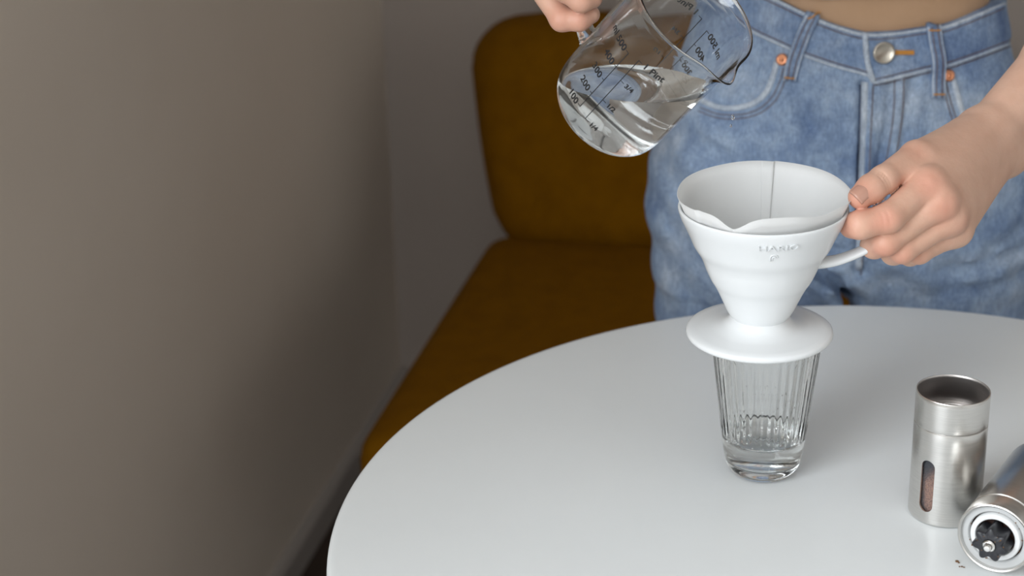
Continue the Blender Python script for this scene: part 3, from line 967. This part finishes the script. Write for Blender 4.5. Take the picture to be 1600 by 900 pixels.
def crease(P):
    out = np.zeros(len(P), np.float32)
    front = P[:, 1] < 1.60
    X = P[front][:, [0, 2]]
    groups = {}
    for s, e, dep, wd, g in _cre:
        ab = e - s
        t = np.clip(((X - s) @ ab) / (ab @ ab), 0, 1)
        d = np.linalg.norm(X - s - t[:, None] * ab, axis=1)
        c = dep * np.exp(-(d / wd) ** 2) - 0.45 * dep * np.exp(-((d - 2 * wd) / wd) ** 2)
        groups[g] = np.where(np.abs(c) > np.abs(groups.get(g, np.zeros_like(c))), c, groups.get(g, np.zeros_like(c)))
    tot = np.zeros(len(X))
    for c in groups.values(): tot += c
    out[front] = tot
    return out
def jeans_sdf(P):
    d = trunk(P, pz, pa, pb, YC)
    d = np.maximum(d, 0.697 - P[:, 2])
    lr = smin(rcone(P, HIPR, KNR, 0.090, 0.066), rcone(P, KNR, ANR, 0.066, 0.062), 0.03)
    ll = smin(rcone(P, HIPL, KNL, 0.092, 0.068), rcone(P, KNL, ANL, 0.068, 0.062), 0.03)
    d = np.minimum(smin(d, lr, 0.018), smin(d, ll, 0.018))
    und = 0.0022 * np.sin(P[:, 2] * 95 + 2.0 * np.sin(P[:, 0] * 40)) * np.sin(P[:, 0] * 55 + P[:, 2] * 30) * np.clip((0.9 - P[:, 2]) / 0.08, 0, 1)
    d = d + und + crease(P)
    # waistband stands proud of the seam
    sz = seam_z(P[:, 0])
    band = 1 / (1 + np.exp(-(P[:, 2] - sz) / 0.0012))
    d = d - 0.0022 * band
    d = np.maximum(d, P[:, 2] - top_z(P[:, 0]))
    return np.maximum(d, 0.10 - P[:, 2])
JV, JQ = mesh_sdf(jeans_sdf, (XC - 0.22, YC - 0.17, 0.08), (XC + 0.23, YC + 0.17, ZW + 0.08), 0.0032)

# -- hands (signed-distance figures), millimetre radii
def R(mm): return mm / 1000.0
class Hand:
    def __init__(s): s.fingers = []; s.palm = []; s.extra = []; s.blush = []; s.cuts = []
    def sdf(s, P):
        d = None
        for a, b, ra, rb in s.palm:
            q = rcone(P, a, b, R(ra), R(rb))
            d = q if d is None else smin(d, q, 0.013)
        res = d
        for chain, kroot in s.fingers:
            fd = None
            for (a, ra), (b, rb) in zip(chain[:-1], chain[1:]):
                q = rcone(P, a, b, R(ra), R(rb))
                fd = q if fd is None else smin(fd, q, 0.004)
            res = smin(res, smin(d, fd, kroot), 0.0009)
        for a, b, ra, rb, k in s.extra:
            res = smin(res, rcone(P, a, b, R(ra), R(rb)), k)
        for c, nrm, dep, wd, rad in s.cuts:
            q = P - np.asarray(c, np.float32)
            t = q @ np.asarray(nrm, np.float32)
            r2 = (q * q).sum(1) - t * t
            res = res + dep * np.exp(-(t / wd) ** 2) * np.exp(-r2 / rad ** 2)
        return res

def toward(p, mm):                                # shift a point towards the camera
    v = CAM - p; return p + v / np.linalg.norm(v) * mm / 1000.0

# ---- left hand holding the dripper handle
LH = Hand()
SHL = np.array([XC + 0.172, 1.535, 1.315]); SHR = np.array([XC - 0.172, 1.535, 1.315])
ELL = np.array([0.520, 1.385, 1.045])
wr1, wr2 = P3(1545, 207, 1.222), P3(1570, 236, 1.232)
f1, f2 = ELL + (wr1 - wr2) * 0.45, ELL - (wr1 - wr2) * 0.45
mid1, mid2 = wr1 * 0.62 + f1 * 0.38, wr2 * 0.62 + f2 * 0.38
LH.palm = [(wr1, mid1, 18.0, 22.5), (mid1, f1, 22.5, 36), (wr2, mid2, 18.5, 24), (mid2, f2, 24, 36),
           (P3(1536, 208, 1.216), P3(1449, 287, 1.126), 15, 10.6),
           (P3(1545, 220, 1.218), P3(1468, 315, 1.121), 15, 10.6),
           (P3(1552, 231, 1.222), P3(1484, 341, 1.127), 14.5, 10.2),
           (P3(1558, 240, 1.228), P3(1494, 361, 1.139), 14, 9.6),
           (P3(1525, 215, 1.222), P3(1450, 262, 1.158), 15, 10)]
LH.fingers = [
    ([(P3(1449, 287, 1.126), 10.2), (P3(1388, 341, 1.102), 9.7), (P3(1345, 351, 1.100), 9.2), (P3(1331, 353, 1.106), 8.4)], 0.009),
    ([(P3(1468, 315, 1.121), 10.2), (P3(1384, 378, 1.106), 9.0), (P3(1366, 383, 1.117), 8.6), (P3(1368, 380, 1.138), 7.8)], 0.009),
    ([(P3(1484, 341, 1.127), 9.8), (P3(1410, 391, 1.112), 8.5), (P3(1396, 394, 1.126), 8.2), (P3(1402, 388, 1.146), 7.4)], 0.009),
    ([(P3(1494, 361, 1.139), 9.2), (P3(1436, 394, 1.125), 7.6), (P3(1422, 398, 1.138), 7.2), (P3(1427, 390, 1.155), 6.4)], 0.009),
    ([(P3(1505, 220, 1.205), 13.5), (P3(1432, 246, 1.150), 11.2), (P3(1380, 281, 1.120), 9.2), (P3(1361, 295, 1.113), 9.3), (P3(1344, 308, 1.107), 8.0)], 0.012)]
def tend(a, b, ra, rb, r, k=0.004):
    LH.extra.append((toward(a, ra - r * 0.15), toward(b, rb - r * 0.15), r, r, k))
tend(P3(1528, 218, 1.208), P3(1452, 284, 1.126), 14, 10.0, 2.4)
tend(P3(1538, 228, 1.210), P3(1470, 313, 1.121), 14, 10.0, 2.2)
tend(P3(1545, 238, 1.214), P3(1486, 340, 1.127), 13.5, 9.6, 2.0)
# ulna head at the wrist
q = toward(P3(1590, 232, 1.25), 12); LH.extra.append((q, q + np.array([0.002, 0, 0]), 9, 9, 0.010))
ipd = P3(1361, 295, 1.113) - P3(1380, 281, 1.120); ipd /= np.linalg.norm(ipd)
for off in (-0.0022, 0.0, 0.0022):
    LH.cuts.append((toward(P3(1379, 281, 1.120), 9.0) + ipd * off, ipd, 0.00055, 0.0006, 0.007))
pid = P3(1344, 351, 1.094) - P3(1386, 341, 1.100); pid /= np.linalg.norm(pid)
for off in (-0.0022, 0.0012):
    LH.cuts.append((toward(P3(1384, 342, 1.100), 9.0) + pid * off, pid, 0.0004, 0.0007, 0.006))
LH.blush = [(toward(P3(1449, 289, 1.126), 10), 0.013, 0.50), (toward(P3(1474, 325, 1.121), 10), 0.013, 0.45), (toward(P3(1382, 345, 1.1), 9), 0.012, 0.50),
            (toward(P3(1380, 395, 1.105), 6), 0.012, 0.45), (toward(P3(1404, 405, 1.11), 6), 0.012, 0.4), (toward(P3(1430, 405, 1.12), 6), 0.010, 0.35),
            (toward(P3(1490, 350, 1.13), 8), 0.012, 0.3), (P3(1340, 312, 1.105), 0.016, 0.55), (P3(1320, 355, 1.10), 0.014, 0.45), (P3(1395, 295, 1.125), 0.016, 0.4), (toward(P3(1430, 240, 1.15), 8), 0.014, 0.25)]
_pl_n = ELL - (wr1 + wr2) / 2; _pl_n /= np.linalg.norm(_pl_n); _pl_o = (wr1 + wr2) / 2 + _pl_n * 0.09
def lh_sdf(P): return np.maximum(LH.sdf(P), (P - _pl_o.astype(np.float32)) @ _pl_n.astype(np.float32))

# ---- right hand closed round the jug handle (mostly above the frame)
RH = Hand()
ELR = np.array([0.020, 1.430, 1.170])
fing = [[(P3(865, -165, 1.205), 10.2), (P3(912, -105, 1.178), 9.0), (P3(945, -85, 1.175), 8.0), (P3(966, -78, 1.180), 7.2)],
        [(P3(850, -125, 1.212), 10.4), (P3(896, -60, 1.185), 9.0), (P3(927, -42, 1.182), 8.0), (P3(948, -42, 1.187), 7.2)],
        [(P3(837, -88, 1.220), 10.0), (P3(884, -18, 1.192), 8.8), (P3(908, 0, 1.190), 7.9), (P3(925, -3, 1.194), 7.2)],
        [(P3(822, -55, 1.228), 9.4), (P3(878, 30, 1.200), 8.0), (P3(905, 31, 1.197), 7.3), (P3(923, 23, 1.201), 6.4)]]
RH.fingers = [(c, 0.007) for c in fing]
wrR = P3(800, -240, 1.275)
for k, c in enumerate(fing):
    RH.palm.append((wrR + np.array([0, -0.004, 0.006]) * (1.5 - k), c[0][0], 15, 10.2))
RH.fingers.append(([(wrR + np.array([0.012, -0.004, 0.01]), 14), (P3(895, -215, 1.235), 11.5), (P3(945, -165, 1.215), 9.4), (P3(972, -125, 1.205), 8)], 0.012))
o1 = np.array([0, -0.004, 0.007])
RH.palm += [(wrR + o1, ELR + o1, 19, 36), (wrR - o1, ELR - o1, 19, 36)]
pp = fing[3]
RH.blush = [(toward(pp[1][0], 4), 0.013, 0.4), (toward(pp[2][0], 4), 0.010, 0.45), (fing[2][2][0], 0.014, 0.3)]
_pr_n = ELR - wrR; _pr_n /= np.linalg.norm(_pr_n); _pr_o = wrR + _pr_n * 0.09
def rh_sdf(P): return np.maximum(RH.sdf(P), (P - _pr_o.astype(np.float32)) @ _pr_n.astype(np.float32))

# ---- trunk, legs, arms, head
bz = [0.68, 0.78, 0.86, 0.92, 0.957, 0.99, 1.03, 1.10, 1.17, 1.25, 1.32, 1.36]
ba = [0.13, 0.150, 0.145, 0.129, 0.125, 0.123, 0.125, 0.134, 0.143, 0.148, 0.135, 0.09]
bb = [0.07, 0.095, 0.100, 0.096, 0.0955, 0.094, 0.094, 0.100, 0.112, 0.105, 0.080, 0.055]
by = [YC, YC, YC, YC, YC, YC - 0.003, YC - 0.008, YC - 0.02, YC - 0.035, YC - 0.05, YC - 0.06, YC - 0.065]
HEAD = np.array([XC, 1.500, 1.545])
def body_sdf(P):
    d = trunk(P, bz, ba, bb, by)
    d = np.maximum(d, np.maximum(0.80 - P[:, 2], P[:, 2] - 1.355))
    for hip, kn, an in ((HIPR, KNR, ANR), (HIPL, KNL, ANL)):
        d = smin(d, smin(rcone(P, hip, kn, 0.074, 0.050), rcone(P, kn, an, 0.050, 0.036), 0.02), 0.02)
        d = smin(d, rcone(P, an + np.array([0, 0.02, -0.055]), an + np.array([0, -0.15, -0.064]), 0.034, 0.025), 0.03)
    for sh, el, hand, n_, o_, w1 in ((SHL, ELL, LH, _pl_n, _pl_o, None), (SHR, ELR, RH, _pr_n, _pr_o, None)):
        d = smin(d, rcone(P, sh, el, 0.044, 0.035), 0.03)
        arm = None
        for a, b, ra, rb in hand.palm:
            if ra >= 18:
                q = rcone(P, a, b, R(ra), R(rb)); arm = q if arm is None else smin(arm, q, 0.013)
        arm = np.maximum(arm, -((P - o_.astype(np.float32)) @ n_.astype(np.float32)) - 0.004)
        d = smin(d, arm, 0.010)
    d = smin(d, rcone(P, (XC, 1.545, 1.33), (XC, 1.515, 1.46), 0.055, 0.050), 0.04)
    hd = smin(ellipsoid(P, HEAD + np.array([0, 0.015, 0.03]), (0.072, 0.090, 0.088)), rcone(P, HEAD + np.array([0, -0.03, 0]), HEAD + np.array([0, -0.062, -0.075]), 0.058, 0.030), 0.03)
    hd = smin(hd, rcone(P, HEAD + np.array([0, -0.085, 0.012]), HEAD + np.array([0, -0.106, -0.026]), 0.007, 0.011), 0.012)
    for sx in (-1, 1):
        hd = smin(hd, ellipsoid(P, HEAD + np.array([sx * 0.075, 0.01, -0.005]), (0.010, 0.020, 0.032)), 0.006)
        q = HEAD + np.array([sx * 0.030, -0.090, 0.012])
        hd = hd + 0.006 * np.exp(-((P - q.astype(np.float32)) ** 2).sum(1) / 0.013 ** 2)
    q = HEAD + np.array([0, -0.09, -0.052])
    hd = hd + 0.003 * np.exp(-(((P - q.astype(np.float32)) / np.array([0.022, 0.02, 0.004], np.float32)) ** 2).sum(1))
    return smin(d, hd, 0.012)

def bounds(hand, pad, lim=None):
    pts = [p for c, k in hand.fingers for p, r in c] + [x for a, b, ra, rb in hand.palm if ra < 18 for x in (a, b)]
    pts = np.array(pts); return pts.min(0) - pad, pts.max(0) + pad
lo, hi = bounds(LH, 0.028); hi = np.maximum(hi, _pl_o + 0.045); lo = np.minimum(lo, _pl_o - 0.045)
LV, LQ = mesh_sdf(lh_sdf, lo, hi, 0.0011)
lo, hi = bounds(RH, 0.028); hi = np.maximum(hi, _pr_o + 0.05); lo = np.minimum(lo, _pr_o - 0.05)
RV, RQ = mesh_sdf(rh_sdf, lo, hi, 0.0014)
BV, BQ = mesh_sdf(body_sdf, (XC - 0.36, 1.16, -0.005), (XC + 0.36, 1.80, 1.69), 0.006)
def open_cut(Vx, Qx, o_, n_, off, tol):             # drop the flat cap where forearm pieces meet
    c = Vx[Qx].mean(1); d = (c - o_) @ n_ - off
    e1 = Vx[Qx[:, 2]] - Vx[Qx[:, 0]]; e2 = Vx[Qx[:, 3]] - Vx[Qx[:, 1]]
    nr = np.cross(e1, e2); nr /= np.linalg.norm(nr, axis=1, keepdims=True) + 1e-12
    return Qx[~((np.abs(d) < tol) & (np.abs(nr @ n_) > 0.6) & (np.linalg.norm(c - o_, axis=1) < 0.07))]
LQ = open_cut(LV, LQ, _pl_o, _pl_n, 0, 0.0015); RQ = open_cut(RV, RQ, _pr_o, _pr_n, 0, 0.002)
for o_, n_ in ((_pl_o, _pl_n), (_pr_o, _pr_n)): BQ = open_cut(BV, BQ, o_, n_, -0.004, 0.007)
V = np.concatenate([BV, LV, RV]); Q = np.concatenate([BQ, LQ + len(BV), RQ + len(BV) + len(LV)])
me = np_mesh('person', V, Q)
att = me.attributes.new('blush', 'FLOAT', 'POINT')
bl = np.zeros(len(V), np.float32)
for c, rad, amt in LH.blush + RH.blush:
    bl = np.maximum(bl, amt * np.exp(-((V - c) ** 2).sum(1) / rad ** 2))
att.data.foreach_set('value', bl.astype(np.float32))
person = link('person', me, 'skin')
me.materials.append(MATS['belly_skin'])
qc = V[Q].mean(1)
bmi = ((qc[:, 2] < 1.06) & (qc[:, 2] > 0.9) & (qc[:, 1] > 1.48) & (np.abs(qc[:, 0] - XC) < 0.15)).astype(np.int32)
if len(me.polygons) == len(bmi): me.polygons.foreach_set('material_index', bmi)
tag(person, 'person in blue jeans pouring water from a jug and holding the dripper', 'person')
bvhL = BVHTree.FromPolygons([tuple(p) for p in LV], [tuple(q) for q in LQ.tolist()])
def cast(bvh, px, py):
    d = Vector(ray(px, py)).normalized()
    hit = bvh.ray_cast(Vector(CAM), d)
    return hit[0], hit[1]
# thumb nail
hp_, hn_ = cast(bvhL, 1347, 299)
if hp_ is not None:
    ax1 = Vector(ipd); ax1 = (ax1 - hn_ * ax1.dot(hn_)).normalized(); ax2 = hn_.cross(ax1)
    v, f = [], []
    nu, nv_ = 10, 9
    for top in (1, 0):
        for i in range(nu):
            for j in range(nv_):
                u = -1 + 2 * i / (nu - 1); t = -1 + 2 * j / (nv_ - 1)
                wx = 0.0058 * u; ll = 0.0046 * t * math.sqrt(max(0.05, 1 - 0.55 * u * u)) if t < 0 else 0.0060 * t * math.sqrt(max(0.05, 1 - 0.25 * u * u))
                h = -0.0026 * u * u - 0.0004 * t * t + (0.00045 if top else -0.0008)
                v.append(hp_ + ax2 * wx + ax1 * ll + hn_ * h)
    n1 = nu * nv_
    for i in range(nu - 1):
        for j in range(nv_ - 1):
            a = i * nv_ + j
            f += [(a, a + nv_, a + nv_ + 1, a + 1), (n1 + a, n1 + a + 1, n1 + a + nv_ + 1, n1 + a + nv_)]
    ringi = [j for j in range(nv_)] + [i * nv_ + nv_ - 1 for i in range(1, nu)] + [(nu - 1) * nv_ + j for j in range(nv_ - 2, -1, -1)] + [i * nv_ for i in range(nu - 2, 0, -1)]
    for a, b in zip(ringi, ringi[1:] + ringi[:1]): f.append((a, b, b + n1, a + n1))
    fix_normals(obj('thumb_nail', v, f, 'nail', person))['label'] = 'thumb nail'

# hair and crop top (above the frame, only the hem shows)
def hair_sdf(P):
    d = ellipsoid(P, HEAD + np.array([0, 0.025, 0.040]), (0.082, 0.098, 0.092))
    d = np.maximum(d, -(ellipsoid(P, HEAD + np.array([0, -0.085, -0.03]), (0.065, 0.07, 0.085))))
    d = smin(d, rcone(P, HEAD + np.array([0, 0.09, 0.0]), HEAD + np.array([0, 0.105, -0.16]), 0.045, 0.028), 0.03)
    return d
HV, HQ = mesh_sdf(hair_sdf, HEAD - 0.25, HEAD + 0.2, 0.006)
link('hair', np_mesh('hair', HV, HQ), 'dark_hair', person)
HEM = ony(1400, -5.0, 1.507)[2]
def top_sdf(P):
    d = trunk(P, bz, [a + 0.006 for a in ba], [a + 0.006 for a in bb], by)
    for sh, el in ((SHL, ELL), (SHR, ELR)):
        e2 = sh + (el - sh) * 0.35
        d = smin(d, np.maximum(rcone(P, sh, el, 0.057, 0.046), ((P - e2.astype(np.float32)) @ ((el - sh) / np.linalg.norm(el - sh)).astype(np.float32))), 0.03)
    return np.maximum(d, np.maximum(HEM - P[:, 2], P[:, 2] - 1.375))
CV, CQ = mesh_sdf(top_sdf, (XC - 0.26, 1.38, HEM - 0.012), (XC + 0.27, 1.76, 1.40), 0.006)
link('crop_top', np_mesh('crop_top', CV, CQ), 'grey_knit', person)

# ---- jeans and everything sewn on them
jme = np_mesh('jeans', JV, JQ)
jeans = link('jeans', jme, 'denim', person)
jme.materials.append(MATS['denim_band'])
cz = JV[JQ].mean(1)
mi = (cz[:, 2] > seam_z(cz[:, 0])).astype(np.int32)
if len(jme.polygons) == len(mi): jme.polygons.foreach_set('material_index', mi)
jeans['label'] = 'faded blue high waisted denim jeans'
bvhJ = BVHTree.FromPolygons([tuple(p) for p in JV], [tuple(q) for q in JQ.tolist()])
def on_jeans(pts, k=8, lift=0.0005):
    sp = smooth_profile(pts, k)
    P, N = [], []
    for a, b in sp:
        h, n = cast(bvhJ, a, b)
        if h is None: continue
        P.append(np.array(h)); N.append(np.array(n))
    # even out the normals, then lift off the cloth
    Nn = [sum(N[max(0, i - 3):i + 4]) for i in range(len(N))]
    Nn = [n / np.linalg.norm(n) for n in Nn]
    return [p + n * lift for p, n in zip(P, Nn)], Nn
def ribbon(name, pts, width, thick, material, lift=0.0003, k=8, parent=None):
    P, N = on_jeans(pts, k, lift)
    if len(P) < 3: return None
    v, f = [], []
    for i, (p, n) in enumerate(zip(P, N)):
        t = P[min(i + 1, len(P) - 1)] - P[max(i - 1, 0)]; t /= np.linalg.norm(t) + 1e-12
        s = np.cross(t, n); s /= np.linalg.norm(s) + 1e-12
        for u, h in ((-1, -0.001), (-1, thick * 0.5), (-0.75, thick), (0, thick), (0.75, thick), (1, thick * 0.5), (1, -0.001)):
            v.append(p + s * u * width / 2 + n * h)
    for i in range(len(P) - 1):
        for j in range(6):
            f.append((i * 7 + j, i * 7 + j + 1, (i + 1) * 7 + j + 1, (i + 1) * 7 + j))
    f.append(tuple(range(7))); f.append(tuple((len(P) - 1) * 7 + j for j in reversed(range(7))))
    return fix_normals(obj(name, v, f, material, parent or jeans))
def thread(m, pts, r=0.00045, k=8, lift=0.0004):
    P, N = on_jeans(pts, k, lift)
    if len(P) > 2: m.add(*tube(P, r, n=5))
def shift(pts, dx, dy): return [(a + dx, b + dy) for a, b in pts]
ribbon('waist_seam', SEAMP, 0.0022, 0.0012, 'denim_edge', k=10)
ribbon('top_edge', shift(TOP, 0, 3), 0.0026, 0.0010, 'denim_edge', k=10)
st = MB()
thread(st, shift(TOP, 0, 9)); thread(st, shift(SEAMP, 0, -5)); 
thread(st, shift([(1364, 128), (1380, 126), (1416, 117), (1453, 108), (1482, 102), (1540, 82), (1600, 59)], 0, 5))
# fly: edge of the overlapping flap and its double stitching
ribbon('fly_flap', [(1352, 128), (1350, 200), (1347, 280), (1344, 360), (1342, 420)], 0.0060, 0.0020, 'denim_edge', lift=0.0006)
ribbon('waistband_flap_edge', [(1351, 52), (1352, 66), (1353, 82), (1357, 106), (1364, 127)], 0.0045, 0.0022, 'denim_edge')
thread(st, [(1364, 135), (1361, 200), (1357, 290), (1352, 370), (1345, 430)])
thread(st, [(1398, 125), (1397, 170), (1390, 225), (1376, 290), (1358, 350)])
thread(st, [(1412, 122), (1410, 172), (1402, 230), (1386, 300), (1364, 362)])
ribbon('fly_groove_shade', [(1345, 132), (1342, 200), (1339, 270), (1337, 335)], 0.0034, 0.0003, 'denim_groove_shade', lift=0.0002)  # thin dark strip along the groove, its shade put in as colour
# pockets
PL = [(1214, 96), (1208, 120), (1198, 143), (1180, 160), (1155, 168), (1125, 168), (1100, 158), (1085, 148)]
ribbon('pocket_edge', PL, 0.0048, 0.0014, 'denim_edge')
thread(st, [(1224, 106), (1218, 128), (1206, 152), (1184, 171), (1156, 179), (1122, 178), (1094, 168)])
thread(st, [(1230, 110), (1224, 132), (1211, 158), (1187, 177), (1157, 185), (1122, 184), (1092, 174)])
PR = [(1487, 116), (1493, 140), (1500, 165), (1510, 192), (1524, 220)]
ribbon('pocket_edge', PR, 0.0048, 0.0014, 'denim_edge')
thread(st, [(1478, 128), (1483, 150), (1490, 174), (1500, 200)])
thread(st, [(1473, 130), (1478, 153), (1485, 178), (1494, 204)])
so = st.build('stitching', 'thread', jeans); so['kind'] = 'stuff'; so['label'] = 'dark brown seam stitching'
# belt loops
def belt_loop(pts, w):
    lp = ribbon('belt_loop', pts, w, 0.0030, 'denim_band', lift=0.0012, k=6)
    lp['label'] = 'denim belt loop'
    for dx in (-1, 1):
        q = MB(); P, N = on_jeans([(a + dx * w * 800 * 0.45, b) for a, b in pts], 6, 0.0045)
        q.add(*tube(P, 0.0005, n=5)); q.build('loop_stitching', 'thread', lp)
        P, N = on_jeans([(a + dx * w * 800 * 0.88, b) for a, b in pts], 6, 0.0034)
        MB().add(*tube(P, 0.0009, n=6)).build('loop_edge', 'denim_edge', lp)
    for (a, b), s in ((pts[0], 6), (pts[-1], -6)):
        q = MB(); P, N = on_jeans([(a - w * 700, b + s), (a, b + s), (a + w * 700, b + s)], 6, 0.0047)
        q.add(*tube(P, 0.0007, n=5)); q.build('bar_tack', 'orange_thread', lp)
belt_loop([(1271, 21), (1258, 48), (1247, 78), (1240, 100), (1234, 125)], 0.0128)
belt_loop([(1457, 41), (1460, 66), (1465, 95), (1464, 125), (1464, 153)], 0.0128)
# button, rivets
def disc(name, px, py, prof, material, parent, n=40):
    h, nn_ = cast(bvhJ, px, py)
    nn_ = (nn_ + Vector((0, -1, 0.1)) * 1.0).normalized()
    v, f = lathe(prof, n)
    q = nn_.to_track_quat('Z', 'Y').to_matrix()
    return obj(name, [h + q @ Vector(p) for p in v], f, material, parent)
b_ = disc('button', 1380, 82, [(0.0, 0.0000), (0.0062, 0.0), (0.0066, 0.0022), (0.0092, 0.0026), (0.0095, 0.0036), (0.0090, 0.0045), (0.0078, 0.0046), (0.0074, 0.0041), (0, 0.0041)], 'pewter', jeans)
b_['label'] = 'round pewter jeans button'
rv = [(0.0, -0.001), (0.0052, -0.001), (0.0053, 0.0016), (0.0044, 0.0028), (0.0028, 0.0030), (0.0022, 0.0022), (0.0012, 0.0024), (0.0008, 0.0036), (0, 0.0038)]
for px, py in ((1222, 93), (1482, 118)):
    disc('rivet', px, py, rv, 'copper', jeans, 28)['label'] = 'copper pocket rivet'
bh = MB()
for i in range(9):
    x = 1399 + i * 3.4
    P, N = on_jeans([(x, 78.5), (x, 82), (x, 85.5)], 3, 0.0009); bh.add(*tube(P, 0.0010, n=6))
bh.build('buttonhole_stitching', 'orange_thread', jeans)['label'] = 'orange buttonhole stitching'
P, N = on_jeans([(1334, 392), (1345, 392), (1354, 391)], 4, 0.0008)
MB().add(*tube(P, 0.0009, n=6)).build('bar_tack', 'orange_thread', jeans)
